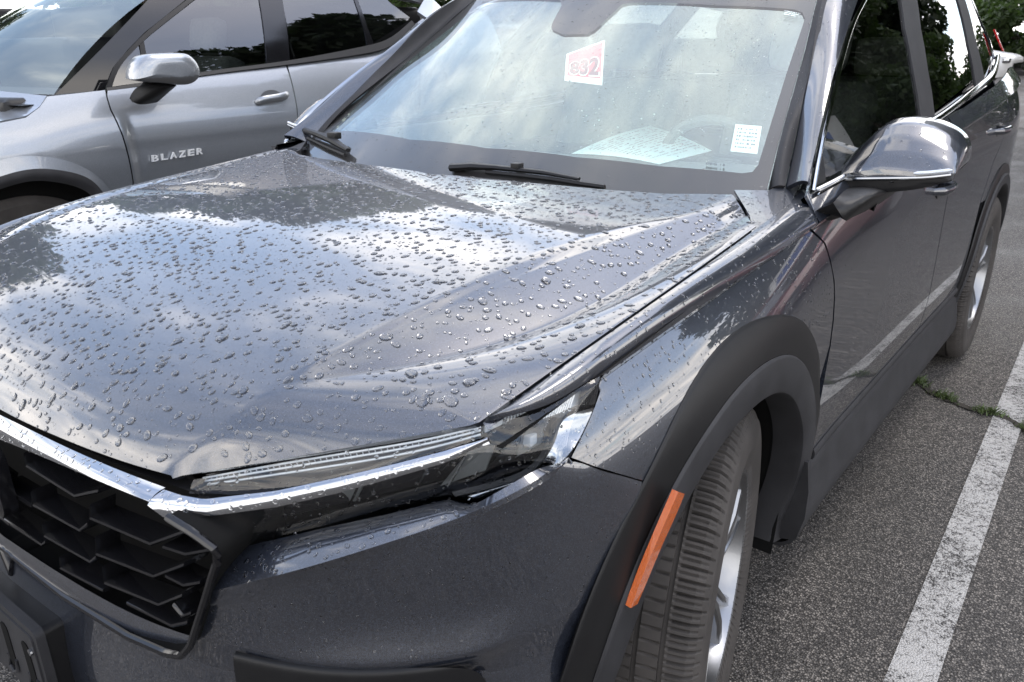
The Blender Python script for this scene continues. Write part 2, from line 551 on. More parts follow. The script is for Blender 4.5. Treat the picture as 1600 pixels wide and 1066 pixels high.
def paint(name, col, flake, metal=.55, rough=.36, coat_ior=1.6):
    """metallic base with flakes under clear coat"""
    m = mat(name, col, metal, rough, 1.0, .015)
    t = m.node_tree; b = t.nodes['Principled BSDF']
    b.inputs['Coat IOR'].default_value = coat_ior
    tc = t.nodes['Texture Coordinate']
    v = t.nodes.new('ShaderNodeTexVoronoi'); v.inputs['Scale'].default_value = 1400
    t.links.new(tc.outputs['Object'], v.inputs['Vector'])
    s = t.nodes.new('ShaderNodeSeparateColor'); t.links.new(v.outputs['Color'], s.inputs[0])
    r = t.nodes.new('ShaderNodeValToRGB')
    r.color_ramp.elements[0].position = .55; r.color_ramp.elements[0].color = (*col, 1)
    r.color_ramp.elements[1].position = 1.0; r.color_ramp.elements[1].color = (*flake, 1)
    t.links.new(s.outputs[0], r.inputs['Fac']); t.links.new(r.outputs['Color'], b.inputs['Base Color'])
    # faint dried-water film in the clear coat
    n = t.nodes.new('ShaderNodeTexNoise'); n.inputs['Scale'].default_value = 5; n.inputs['Detail'].default_value = 8
    t.links.new(tc.outputs['Object'], n.inputs['Vector'])
    mr = t.nodes.new('ShaderNodeMapRange'); mr.inputs['From Min'].default_value = .35; mr.inputs['From Max'].default_value = .75; mr.inputs['To Min'].default_value = .008; mr.inputs['To Max'].default_value = .05
    t.links.new(n.outputs['Fac'], mr.inputs['Value']); t.links.new(mr.outputs[0], b.inputs['Coat Roughness'])
    return m

def glass(name, tint, refl=1.0, rough=.0, gcol=(1, 1, 1)):
    """thin tinted pane: transparent plus mirror by Fresnel"""
    m = bpy.data.materials.new(name); m.use_nodes = True
    t = m.node_tree; t.nodes.clear()
    o = t.nodes.new('ShaderNodeOutputMaterial'); mxs = t.nodes.new('ShaderNodeMixShader')
    f = t.nodes.new('ShaderNodeFresnel'); ge = t.nodes.new('ShaderNodeNewGeometry'); im = t.nodes.new('ShaderNodeMix')
    im.inputs[2].default_value = 1.6 * refl; im.inputs[3].default_value = 1 / (1.6 * refl)     # a pane reflects alike from both sides
    t.links.new(ge.outputs['Backfacing'], im.inputs[0]); t.links.new(im.outputs[0], f.inputs['IOR'])
    tr = t.nodes.new('ShaderNodeBsdfTransparent'); tr.inputs['Color'].default_value = (*tint, 1)
    g = t.nodes.new('ShaderNodeBsdfGlossy'); g.inputs['Roughness'].default_value = rough; g.inputs['Color'].default_value = (*gcol, 1)
    t.links.new(f.outputs[0], mxs.inputs[0]); t.links.new(tr.outputs[0], mxs.inputs[1]); t.links.new(g.outputs[0], mxs.inputs[2])
    t.links.new(mxs.outputs[0], o.inputs['Surface'])
    return m

def water_mat():
    m = bpy.data.materials.new('rain_water'); m.use_nodes = True
    b = m.node_tree.nodes['Principled BSDF']
    b.inputs['Base Color'].default_value = (1, 1, 1, 1); b.inputs['Roughness'].default_value = 0.0
    b.inputs['IOR'].default_value = 1.33; b.inputs['Transmission Weight'].default_value = 1.0
    return m

def stone_ground(name, dark, mid, light, scale=195.0, paint_col=None, wear=(.42, .58), bumpd=.004):
    """rolled asphalt: stones of mixed tone in dark binder, worn smooth in places"""
    m = bpy.data.materials.new(name); m.use_nodes = True
    t = m.node_tree; b = t.nodes['Principled BSDF']; L = t.links.new
    geo = t.nodes.new('ShaderNodeNewGeometry')
    v = t.nodes.new('ShaderNodeTexVoronoi'); v.inputs['Scale'].default_value = scale; v.inputs['Randomness'].default_value = 1
    L(geo.outputs['Position'], v.inputs['Vector'])
    s = t.nodes.new('ShaderNodeSeparateColor'); L(v.outputs['Color'], s.inputs[0])
    r = t.nodes.new('ShaderNodeValToRGB'); e = r.color_ramp.elements
    e[0].position = 0; e[0].color = (*dark, 1); e[1].position = 1; e[1].color = (*light, 1)
    k = r.color_ramp.elements.new(.55); k.color = (*mid, 1)
    L(s.outputs[0], r.inputs['Fac'])
    dk = t.nodes.new('ShaderNodeMapRange'); dk.inputs['From Min'].default_value = .25; dk.inputs['From Max'].default_value = .62; dk.inputs['To Min'].default_value = 1; dk.inputs['To Max'].default_value = .22
    L(v.outputs['Distance'], dk.inputs['Value'])
    mu = t.nodes.new('ShaderNodeMix'); mu.data_type = 'RGBA'; mu.blend_type = 'MULTIPLY'; mu.inputs[0].default_value = 1
    L(r.outputs['Color'], mu.inputs[6]); L(dk.outputs[0], mu.inputs[7])
    big = t.nodes.new('ShaderNodeTexNoise'); big.inputs['Scale'].default_value = 1.3; big.inputs['Detail'].default_value = 7; big.inputs['Roughness'].default_value = .62
    L(geo.outputs['Position'], big.inputs['Vector'])
    bm_ = t.nodes.new('ShaderNodeMapRange'); bm_.inputs['From Min'].default_value = .3; bm_.inputs['From Max'].default_value = .7; bm_.inputs['To Min'].default_value = .68; bm_.inputs['To Max'].default_value = 1.3
    L(big.outputs['Fac'], bm_.inputs['Value'])
    mu2 = t.nodes.new('ShaderNodeMix'); mu2.data_type = 'RGBA'; mu2.blend_type = 'MULTIPLY'; mu2.inputs[0].default_value = 1
    L(mu.outputs[2], mu2.inputs[6]); L(bm_.outputs[0], mu2.inputs[7])
    colour = mu2.outputs[2]
    if paint_col:
        n = t.nodes.new('ShaderNodeTexNoise'); n.inputs['Scale'].default_value = 60; n.inputs['Detail'].default_value = 8; n.inputs['Roughness'].default_value = .7
        L(geo.outputs['Position'], n.inputs['Vector'])
        n3 = t.nodes.new('ShaderNodeTexNoise'); n3.inputs['Scale'].default_value = 7; n3.inputs['Detail'].default_value = 5
        L(geo.outputs['Position'], n3.inputs['Vector'])
        ad = t.nodes.new('ShaderNodeMath'); ad.operation = 'MULTIPLY_ADD'; ad.inputs[1].default_value = .55; L(n3.outputs['Fac'], ad.inputs[0]); L(n.outputs['Fac'], ad.inputs[2])
        sb = t.nodes.new('ShaderNodeMath'); sb.operation = 'MULTIPLY_ADD'; sb.inputs[1].default_value = -.32; L(v.outputs['Distance'], sb.inputs[0]); L(ad.outputs[0], sb.inputs[2])
        wr = t.nodes.new('ShaderNodeMapRange'); wr.inputs['From Min'].default_value = wear[0]; wr.inputs['From Max'].default_value = wear[1]
        L(sb.outputs[0], wr.inputs['Value'])
        mp = t.nodes.new('ShaderNodeMix'); mp.data_type = 'RGBA'; mp.inputs[7].default_value = (*paint_col, 1)
        L(wr.outputs[0], mp.inputs[0]); L(colour, mp.inputs[6]); colour = mp.outputs[2]
    L(colour, b.inputs['Base Color'])
    rr_ = t.nodes.new('ShaderNodeMapRange'); rr_.inputs['From Min'].default_value = .3; rr_.inputs['From Max'].default_value = .6; rr_.inputs['To Min'].default_value = .42; rr_.inputs['To Max'].default_value = .8
    L(big.outputs['Fac'], rr_.inputs['Value']); L(rr_.outputs[0], b.inputs['Roughness']); b.inputs['Specular IOR Level'].default_value = .4
    inv = t.nodes.new('ShaderNodeMath'); inv.operation = 'SUBTRACT'; inv.inputs[0].default_value = 1; L(v.outputs['Distance'], inv.inputs[1])
    fine = t.nodes.new('ShaderNodeTexNoise'); fine.inputs['Scale'].default_value = 900; L(geo.outputs['Position'], fine.inputs['Vector'])
    hh = t.nodes.new('ShaderNodeMath'); hh.operation = 'MULTIPLY_ADD'; hh.inputs[1].default_value = .25; L(fine.outputs['Fac'], hh.inputs[0]); L(inv.outputs[0], hh.inputs[2])
    bu = t.nodes.new('ShaderNodeBump'); bu.inputs['Strength'].default_value = .9; bu.inputs['Distance'].default_value = bumpd
    L(hh.outputs[0], bu.inputs['Height']); L(bu.outputs['Normal'], b.inputs['Normal'])
    return m

M = {}
M['paint'] = paint('dark_grey_metallic_paint', (.0068, .0085, .0135), (.038, .046, .066), .25, .38, 2.0)
M['silver'] = paint('silver_metallic_paint', (.22, .235, .255), (.34, .36, .385), .65, .34)
M['red'] = paint('dark_red_paint', (.16, .012, .016), (.25, .03, .03), .3, .3)
M['white_paint'] = mat('white_vehicle_paint', (.76, .76, .75), 0, .3, .6, .05, var=.05)
M['blue_print'] = mat('blue_print', (.02, .07, .32), 0, .4)
M['chrome'] = mat('chrome', (.42, .43, .445), 1.0, .05, rvar=.02)
M['black_gloss'] = mat('gloss_black_plastic', (.006, .006, .007), 0, .10, rvar=.05)
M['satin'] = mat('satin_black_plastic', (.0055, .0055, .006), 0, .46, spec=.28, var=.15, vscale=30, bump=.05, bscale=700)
M['clad'] = mat('lighter_black_cladding', (.020, .020, .022), 0, .6, spec=.3, var=.22, vscale=14, bump=.10, bscale=900)  # lighter than satin; on the dark car's arch lips this paints in light
M['rubber'] = mat('tyre_rubber', (.040, .036, .033), 0, .74, spec=.3, var=.30, vscale=11, bump=.15, bscale=500)
M['alloy'] = mat('machined_alloy', (.25, .255, .265), 1.0, .34, .5, .05, rvar=.06)
M['alloy_dark'] = mat('grey_alloy_pocket', (.22, .225, .235), .8, .38)
M['disc'] = mat('brake_disc', (.28, .27, .26), .9, .35, var=.2, vscale=40)
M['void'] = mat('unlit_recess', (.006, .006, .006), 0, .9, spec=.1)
M['frit'] = mat('black_glass_frit', (.030, .026, .028), 0, .55, spec=.3)
M['windshield'] = glass('windshield_glass', (.93, .97, .95), .95)
M['inner_glass'] = glass('windshield_inner_glass', (.88, .96, .92), 1.7, 0.0, (.92, 1.0, .96))
M['side_glass'] = glass('tinted_side_glass', (.30, .32, .30), 1.0)
M['dark_glass'] = glass('privacy_glass', (.10, .11, .11), 1.0)
M['silver_glass'] = glass('silver_car_glass', (.22, .24, .24), 1.22)
M['lens'] = glass('lamp_lens', (.93, .95, .96), .95)
M['amber'] = mat('amber_reflector', (.46, .085, .002), 0, .15, 1.0, .03, bump=.9, bscale=520)
M['red_lens'] = mat('red_lamp', (.45, .01, .012), 0, .15, .6)
M['reflector'] = mat('lamp_reflector', (.36, .37, .38), 1.0, .12, rvar=.06)
M['lamp_white'] = mat('lamp_light_guide', (.50, .53, .56), .3, .22, bump=.25, bscale=120)
M['lamp_grey'] = mat('lamp_grey_bezel', (.12, .125, .125), .35, .36)
M['cabin'] = mat('cabin_plastic', (.11, .115, .115), 0, .6, var=.12, vscale=20, bump=.1, bscale=500)
M['cabin_pale'] = mat('cabin_pale_fabric', (.42, .42, .41), 0, .85, var=.08, vscale=60)
M['seat'] = mat('seat_cloth', (.15, .155, .155), 0, .85, var=.2, vscale=120)
M['paper'] = mat('paper', (.86, .88, .86), 0, .7, var=.03, vscale=20)
M['paper_blue'] = mat('pale_sheet', (.80, .90, .88), 0, .6, var=.03, vscale=20)
M['ink'] = mat('printed_ink', (.08, .10, .11), 0, .7)
M['card_red'] = mat('red_card', (.80, .06, .09), 0, .55, var=.08, vscale=40)
M['card_num'] = mat('dark_red_numerals', (.22, .008, .02), 0, .5)
M['card_edge'] = mat('pale_pink_card', (.90, .80, .79), 0, .55)
M['badge'] = mat('bright_badge', (.80, .81, .82), .4, .28)
M['mirror'] = mat('mirror_face', (.8, .8, .8), 1, .01)
M['water'] = water_mat()
M['asphalt'] = stone_ground('asphalt', (.052, .047, .042), (.115, .105, .094), (.30, .272, .24))
M['line'] = stone_ground('worn_white_paint', (.045, .043, .041), (.11, .104, .098), (.28, .265, .25), paint_col=(.37, .362, .345), wear=(.44, .66))
M['concrete'] = stone_ground('pale_driveway', (.13, .115, .10), (.20, .18, .16), (.30, .27, .24), 120)
M['crack'] = mat('damp_soil', (.022, .018, .013), 0, .9, var=.4, vscale=60, bump=.8, bscale=90)
M['grass'] = mat('grass_blade', (.05, .075, .018), 0, .6, var=.4, vscale=30)
M['bark'] = mat('bark', (.055, .042, .032), 0, .9, var=.35, vscale=9, bump=.8, bscale=30)
def leaf_mat(name, col):
    m = mat(name, col, 0, .55, var=.45, vscale=1.3)
    b = m.node_tree.nodes['Principled BSDF']
    b.inputs['Subsurface Weight'].default_value = 0
    tl = m.node_tree.nodes.new('ShaderNodeBsdfTranslucent'); tl.inputs['Color'].default_value = (col[0] * 1.4, col[1] * 1.5, col[2], 1)
    ms = m.node_tree.nodes.new('ShaderNodeMixShader'); ms.inputs[0].default_value = .3
    o = m.node_tree.nodes['Material Output']
    m.node_tree.links.new(b.outputs[0], ms.inputs[1]); m.node_tree.links.new(tl.outputs[0], ms.inputs[2]); m.node_tree.links.new(ms.outputs[0], o.inputs['Surface'])
    return m
M['leaf'] = leaf_mat('leaves_green', (.036, .062, .015))
M['leaf_dark'] = leaf_mat('leaves_dark', (.018, .031, .010))

# ------------------------------------------------------------------ ground
G_ = 400.0
mk('ground', [(-G_, -G_, 0), (G_, -G_, 0), (G_, G_, 0), (-G_, G_, 0)], [(0, 1, 2, 3)], M['asphalt'])['kind'] = 'structure'
def ribbon(name, xs, y0, y1, z, m, n=1):
    V = []; F = []
    ys = np.linspace(y0, y1, n + 1)
    for i, y in enumerate(ys):
        V += [(xs[0] - .05 * (y - 1.3) * .08, y, z), (xs[1] - .05 * (y - 1.3) * .08, y, z)]
        if i: F.append((2 * i - 2, 2 * i - 1, 2 * i + 1, 2 * i))
    return mk(name, V, F, m)
o = ribbon('bay_marking', (1.152, 1.252), .05, 4.6, .004, M['line'], 8)
tag(o, 'worn white painted bay line on the asphalt right of the dark car', 'road marking')
o = mk('driveway', [(-3, 13.5, .008), (30, 12.5, .008), (30, 21, .008), (-3, 22, .008)], [(0, 1, 2, 3)], M['concrete'])
o['kind'] = 'structure'

# ------------------------------------------------------------------ the dark crossover
suv = empty('crossover_car', (0, 0, 0), 'dark grey crossover beaded with rain, red 832 card inside its windshield', 'car')

# --- hood
front_c = Cub(*zip(*sorted([(0.0, -.8735), (.12, -.8725), (.25, -.867), (.36, -.857), (.44, -.843), (.468, -.836)])))
rear_pts = sorted([(0.817, 0.1823), (0.7804, 0.2552), (0.7502, 0.284), (0.7184, 0.3185), (0.6668, 0.2971), (0.5982, 0.2572), (0.4594, 0.2274), (0.2655, 0.209), (0.0793, 0.2007)])
rear_x = [p[0] for p in rear_pts]; rear_y = [p[1] for p in rear_pts]
def rear_edge(x): return float(np.interp(x, [0] + rear_x, [min(rear_y)] + rear_y))
def hood_half():
    geos = []
    for k, nx in ((0, 34), (1, 8), (2, 18), (3, 18)):
        ts = np.linspace(0, 1, nx); ts = .5 * ts + .5 * (ts * ts * (3 - 2 * ts)); ny = 90
        Gx = np.zeros((ny, nx, 3)); Nn = np.zeros((ny, nx, 3))
        for i, t in enumerate(ts):
            y0 = float(front_c(.468 * t)) if k == 0 else -.836
            y1 = .3
            for _ in range(14): y1 = .5 * y1 + .5 * rear_edge(hood_strip(k, t, y1)[0])
            for j, s in enumerate(np.linspace(0, 1, ny)):
                y = lerp(y0, y1, s * .75 + .25 * s * s)
                x, z = hood_strip(k, t, y); Gx[j, i] = (x, y, z)
                e = .016 if y < -.66 else .005 + .018 * min(max((y - .0) / .2, 0), 1)
                fx = (hood_z(x + e, y) - hood_z(x - e, y)) / (2 * e); fy = (hood_z(x, y + e) - hood_z(x, y - e)) / (2 * e)
                n = np.array((-fx, -fy, 1.0)); Nn[j, i] = n / np.linalg.norm(n)
        ed = {0: 'tb', 1: 'tb', 2: 'tb', 3: 'tbr'}[k]
        geos.append(skin_geo(Gx, (0, 0, 1), .012, ed, Nn))
        Gm = Gx * np.array([-1, 1, 1]); Nm = Nn * np.array([-1, 1, 1])
        geos.append(skin_geo(Gm, (0, 0, 1), .012, ed, Nm))
    return geos
hood = put('hood', hood_half(), M['paint'], suv)

# --- fender: shoulder strip, groove and flank in one pressing
def arc(y0, z0, r, a0, a1, n):
    return [(y0 - r * math.cos(R(a)), z0 + r * math.sin(R(a))) for a in np.linspace(a0, a1, n)]
AY, AZ = -.02, .373
cut = [(float(H_edge(y)[0]) + .004, y, float(H_edge(y)[1]) - .0015) for y in np.linspace(-.600, .36, 60)]
lowl = resample([(0.786, -0.601, 0.953), (0.818, -0.576, 0.964), (0.836, -0.52, 0.963), (0.845, -0.465, 0.969), (0.848, -0.421, 0.971)], 14).tolist() + [(float(S_G(y)[0]), y, float(S_G(y)[1])) for y in np.linspace(-.405, .362, 46)]
Gr = loft([np.array(cut), poly(lowl, 60)], raw=True, nv=12, bulge=(.009, 0, .010))
def corner_z(x, y): return float(H_edge(y)[1]) - .0015 + .10 * (.830 - x)
cpoly = [(float(H_edge(y)[0]) + .004, y) for y in np.linspace(.36, .150, 10)] + [(0.793, 0.235, 1.066)[:2], (0.745, 0.307, 1.073)[:2], (0.703, 0.37, 1.079)[:2], (0.761, 0.414, 1.086)[:2], (0.777, 0.495, 1.088)[:2], (0.779, 0.598, 1.088)[:2]]
ys1 = np.linspace(-.405, .362, 40)
und = np.array([[(float(S_G(y)[0]), y, float(S_G(y)[1])) for y in ys1], [(float(S_G(y)[0]) - .013, y, float(S_G(y)[1]) - .017) for y in ys1]])
g2 = [(y, float(S_G(y)[1]) - .0172) for y in np.linspace(.360, -.40, 30)]
flank = g2 + [(-0.4058, 0.9396), (-0.4275, 0.927), (-0.4551, 0.9116), (-0.4827, 0.8967), (-0.5028, 0.8854), (-0.4698, 0.8623), (-0.4267, 0.8354), (-0.3737, 0.8023)]
flank += arc(AY, AZ, .552, 52, 148, 40)
flank += [(0.4974, 0.7364), (0.4952, 0.7985), (0.48, 0.8552), (0.4578, 0.9001), (0.4313, 0.9506), (0.4105, 0.9894)]
fen = put('fender', [skin_geo(Gr, (.3, 0, 1), .010, 'tr'), field_geo(cpoly, corner_z, 2, step=.03, flange=.006), skin_geo(und, (1, 0, -1), 0), field_geo(flank, flank_x, 0, step=.016, flange=.010)], M['paint'], suv)

# --- wheel arch cladding
def clad_ring(ay, az, rad, a0, a1, n, shift):
    """rings: list of (radius fn, x offset fn)"""
    rows = []
    for rf, xo in rad:
        row = []
        for a in np.linspace(a0, a1, n):
            r = rf(a); y = ay - r * math.cos(R(a)); z = az + r * math.sin(R(a))
            row.append((side_x(y, max(z, .30)) + shift + xo(a), y, z))
        rows.append(row)
    return np.array(rows)
ro = lambda a: .562 if a < 138 else max(.499, .562 - (a - 138) * .0021)
cst = lambda v: (lambda a: v)
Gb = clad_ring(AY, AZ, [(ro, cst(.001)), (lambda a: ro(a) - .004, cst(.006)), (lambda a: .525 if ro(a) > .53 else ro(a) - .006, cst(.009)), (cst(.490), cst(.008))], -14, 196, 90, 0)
skin('arch_cladding', Gb, M['satin'], suv, (1, 0, 0), flange=.012)  # same plastic as the lip, its shade put into a darker colour
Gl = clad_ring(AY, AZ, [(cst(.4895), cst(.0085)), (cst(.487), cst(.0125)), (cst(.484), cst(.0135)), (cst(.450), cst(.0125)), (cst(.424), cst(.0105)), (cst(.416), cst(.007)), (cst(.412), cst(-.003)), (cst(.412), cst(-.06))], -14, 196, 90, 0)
skin('arch_lip', Gl, M['clad'], suv, (1, 0, 0), flange=0, sharp=40)  # lip catches more light; that brightness is painted by the greyer colour
# inner liner
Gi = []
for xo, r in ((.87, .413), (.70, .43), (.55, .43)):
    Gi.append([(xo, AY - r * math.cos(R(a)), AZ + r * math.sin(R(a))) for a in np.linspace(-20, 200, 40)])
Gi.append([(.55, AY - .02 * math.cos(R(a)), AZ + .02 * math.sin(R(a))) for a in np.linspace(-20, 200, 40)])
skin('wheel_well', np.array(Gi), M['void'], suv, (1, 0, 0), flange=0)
# amber side marker set in the lip
mkr = []
for px, py in [(0, 0)]:
    pass
mk_l = [(0.934, -0.339, 0.781), (0.93, -0.36, 0.751), (0.925, -0.382, 0.716), (0.918, -0.404, 0.672), (0.912, -0.427, 0.623)]
mk_r = [(0.934, -0.316, 0.766), (0.93, -0.333, 0.737), (0.925, -0.359, 0.702), (0.918, -0.381, 0.659), (0.912, -0.406, 0.617)]
Gm = loft([mk_l, mk_r], 24, 4) + np.array([.006, -.004, .002])
skin('side_marker', Gm, M['amber'], suv, (1, -.3, 0), flange=.01)

# --- bumper
PLAN = resample([(0, -.905), (.2, -.901), (.4, -.884), (.53, -.852), (.66, -.800), (.765, -.722), (.835, -.636), (.872, -.555), (.892, -.47), (.910, -.37)], 240)
def plan_seg(x0, y1, n):
    i0 = int(np.argmin(np.abs(PLAN[:, 0] - x0))) if x0 > 0 else 0
    i1 = int(np.argmin(np.abs(PLAN[:, 1] - y1)))
    return PLAN[np.linspace(i0, i1, n).round().astype(int)] if False else np.stack([np.interp(np.linspace(i0, i1, n), np.arange(len(PLAN)), PLAN[:, k]) for k in (0, 1)], 1)
def plan_row(x0, z, y1, z1, d, n=46, zmid=None):
    q = plan_seg(x0, y1, n); t = np.gradient(q, axis=0); t /= np.linalg.norm(t, axis=1)[:, None]
    nrm = np.stack([-t[:, 1] * -1, t[:, 0] * -1], 1)
    zs = np.linspace(z, z1, n) if zmid is None else np.array([float(Cub([0, .5, 1], [z, zmid, z1])(a)) for a in np.linspace(0, 1, n)])
    dd = d if np.ndim(d) else np.full(n, d)
    q = q + nrm * dd[:, None]
    return np.column_stack([q, zs])
crease = resample([(0.539, -0.852, 0.747), (0.634, -0.824, 0.794), (0.694, -0.792, 0.821), (0.752, -0.742, 0.844), (0.801, -0.682, 0.861), (0.842, -0.635, 0.882), (0.865, -0.59, 0.896), (0.868, -0.522, 0.891), (0.884, -0.483, 0.868), (0.893, -0.43, 0.835), (0.903, -0.368, 0.796)], 46)
n_ = 46
s_ = np.linspace(0, 1, n_)
sm = lambda e0, e1, v: np.clip((v - e0) / (e1 - e0), 0, 1)**2 * (3 - 2 * np.clip((v - e0) / (e1 - e0), 0, 1))
wv = sm(.10, .42, s_) * (1 - sm(.62, .80, s_))
r1 = plan_row(.530, .725, -.37, .775, -.001, zmid=.835); r1[:, :2] = crease[:, :2] * .35 + r1[:, :2] * .65; r1[:, 2] = crease[:, 2] - .020
r2 = plan_row(.524, .715, -.415, .730, -.003 - .004 * wv, zmid=.765)
r3 = plan_row(.515, .690, -.44, .690, -.004 - .006 * wv, zmid=.712)
r4 = plan_row(.500, .660, -.465, .660, -.005 + .006 * wv, zmid=.664)
r5 = plan_row(.495, .652, -.47, .652, -.006 + .005 * wv, zmid=.652)
r6 = plan_row(.470, .606, -.50, .605, -.010 - .012 * wv, zmid=.610)
Gu = np.concatenate([loft([crease, r1, r2, r3, r4], raw=True, nv=26), loft([r4, r5, r6], raw=True, nv=10)[1:]])
low_rows = []
for z, ye, d in ((.640, -.47, -.024), (.612, -.49, -.014), (.575, -.51, -.011), (.530, -.53, -.003), (.485, -.54, .005), (.44, -.545, .007), (.36, -.545, -.004), (.28, -.54, -.03), (.22, -.53, -.08)):
    sc = np.linspace(0, 1, 70)
    low_rows.append(plan_row(0, z, ye, z, d * (0.25 + .75 * np.clip(sc * 1.6, 0, 1)), 70))
Gd = loft(low_rows, raw=True, nv=34)
vb = Gu.reshape(-1, 3); vl = Gd.reshape(-1, 3)
bump_l = skin('bumper', Gu, M['paint'], suv, (.4, -1, 0), flange=.012)
bump_c = skin('lower_bumper', Gd, M['paint'], suv, (.4, -1, 0), flange=.0)

# ledge under the head lamp
led_in = [(0.516, -0.812, 0.775), (0.584, -0.785, 0.804), (0.648, -0.752, 0.829), (0.715, -0.705, 0.85), (0.771, -0.648, 0.864), (0.797, -0.628, 0.854), (0.836, -0.575, 0.869), (0.856, -0.532, 0.882), (0.865, -0.518, 0.892)]
led_out = resample([(0.539, -0.852, 0.747), (0.634, -0.824, 0.794), (0.694, -0.792, 0.821), (0.752, -0.742, 0.844), (0.801, -0.682, 0.861), (0.842, -0.635, 0.882), (0.865, -0.59, 0.896), (0.868, -0.522, 0.891)], n_)
led = loft([poly(led_in, n_), led_out], raw=True, nv=8, bulge=(0, -.002, .005))
skin('bumper_ledge', led, M['paint'], suv, (.3, -.6, 1), flange=.008)

# --- head lamp
lt = [(0.488, -0.818, 0.876), (0.564, -0.775, 0.9), (0.633, -0.728, 0.917), (0.734, -0.66, 0.94), (0.791, -0.612, 0.954), (0.81, -0.566, 0.955), (0.831, -0.512, 0.956), (0.845, -0.465, 0.967), (0.855, -0.428, 0.974)]
lb = [(0.486, -0.826, 0.82), (0.522, -0.812, 0.784), (0.592, -0.78, 0.811), (0.646, -0.75, 0.831), (0.71, -0.7, 0.85), (0.771, -0.642, 0.866), (0.794, -0.624, 0.855), (0.834, -0.572, 0.87), (0.865, -0.518, 0.893), (0.857, -0.455, 0.921), (0.856, -0.424, 0.967)]
lamp_glass = loft([resample(lt, 60), poly(lb, 60)], raw=True, nv=14, bulge=(.004, -.010, 0))
lamp = skin('headlamp', lamp_glass + np.array([0, -.001, 0]), M['lens'], suv, (.4, -1, .2), flange=0)
deep = np.array([-.022, .045, 0.0])
skin('housing', lamp_glass + deep, M['black_gloss'], lamp, (.4, -1, .2), flange=0)
def shard(name, pts, m, par, off, thick=.006):
    """a bevelled facet inside the lamp, outline given clockwise"""
    p = np.array(pts, float) + np.array(off); n = len(p)
    c = p.mean(0); d = np.array([-.3, 1, 0]) * thick
    V = p.tolist() + (p + d).tolist()
    F = [tuple(range(n))] + [tuple(range(2 * n - 1, n - 1, -1))] + [(i, (i + 1) % n, n + (i + 1) % n, n + i) for i in range(n)]
    mb = MB(); mb.add(V, F)
    return mb.build(name, m, par, smooth=False)
# grey bezel wedge near the grille
shard('bezel_wedge', [(0.464, -0.812, 0.804), (0.554, -0.76, 0.834), (0.557, -0.758, 0.823), (0.502, -0.795, 0.774)], M['lamp_grey'], lamp, (0, .006, 0))
shard('low_beam_reflector', [(0.545, -0.75, 0.814), (0.571, -0.745, 0.838), (0.666, -0.7, 0.874), (0.646, -0.702, 0.837)], M['lamp_grey'], lamp, (0, .012, 0))
shard('high_beam_reflector', [(0.742, -0.64, 0.864), (0.779, -0.63, 0.917), (0.805, -0.605, 0.93), (0.79, -0.607, 0.887)], M['lamp_grey'], lamp, (0, .010, 0))
shard('projector_face', [(0.778, -0.596, 0.88), (0.8, -0.59, 0.927), (0.811, -0.568, 0.922), (0.807, -0.57, 0.893)], M['reflector'], lamp, (0, .016, 0))
shard('lamp_facet', [(0.803, -0.565, 0.889), (0.812, -0.558, 0.925), (0.826, -0.533, 0.932), (0.823, -0.536, 0.903)], M['lamp_grey'], lamp, (0, .014, 0))
mb = MB(); q = np.array((0.814, -0.535, 0.913)); mb.box(q - .008, q + .008, .003); mb.build('bulb', M['lamp_white'], lamp)
# ribs inside
for i, (px, py, qx, qy, yy) in enumerate([(455,800,470,775,-.735), (640,776,668,738,-.66), (520,800,545,765,-.705), (690,765,712,718,-.642), (862,664,852,700,-.50)]):
    pass
rib_set = [((0.649, -0.704, 0.838), (0.669, -0.7, 0.877)), ((0.726, -0.66, 0.865), (0.743, -0.652, 0.9)), ((0.759, -0.634, 0.871), (0.781, -0.622, 0.917)), ((0.779, -0.604, 0.88), (0.798, -0.59, 0.926))]
for a, b in rib_set:
    mb = MB(); mb.tube([a, b], .0016, 6); mb.build('reflector_rib', M['reflector'], lamp)
# frame line across the lamp, and the silver lower corner
Gf = loft([[(0.769, -0.64, 0.867), (0.82, -0.58, 0.88), (0.834, -0.55, 0.892), (0.832, -0.515, 0.915), (0.825, -0.5, 0.931)], [(0.774, -0.64, 0.862), (0.826, -0.58, 0.876), (0.841, -0.55, 0.89), (0.84, -0.515, 0.914), (0.832, -0.5, 0.933)]], 30, 3)
skin('inner_frame', Gf + np.array([-.002, .004, 0]), M['satin'], lamp, (.4, -1, .2), flange=.02)
Gs = loft([[(0.775, -0.636, 0.859), (0.824, -0.578, 0.873), (0.841, -0.546, 0.889), (0.84, -0.512, 0.909), (0.838, -0.492, 0.926), (0.857, -0.45, 0.933)], [(0.792, -0.622, 0.855), (0.832, -0.57, 0.869), (0.853, -0.528, 0.881), (0.861, -0.515, 0.892), (0.86, -0.486, 0.904), (0.856, -0.449, 0.927)]], 30, 6, bulge=(0, .004, 0))
skin('chrome_corner', Gs + np.array([-.003, .006, 0]), M['reflector'], lamp, (.5, -1, .3), flange=0)
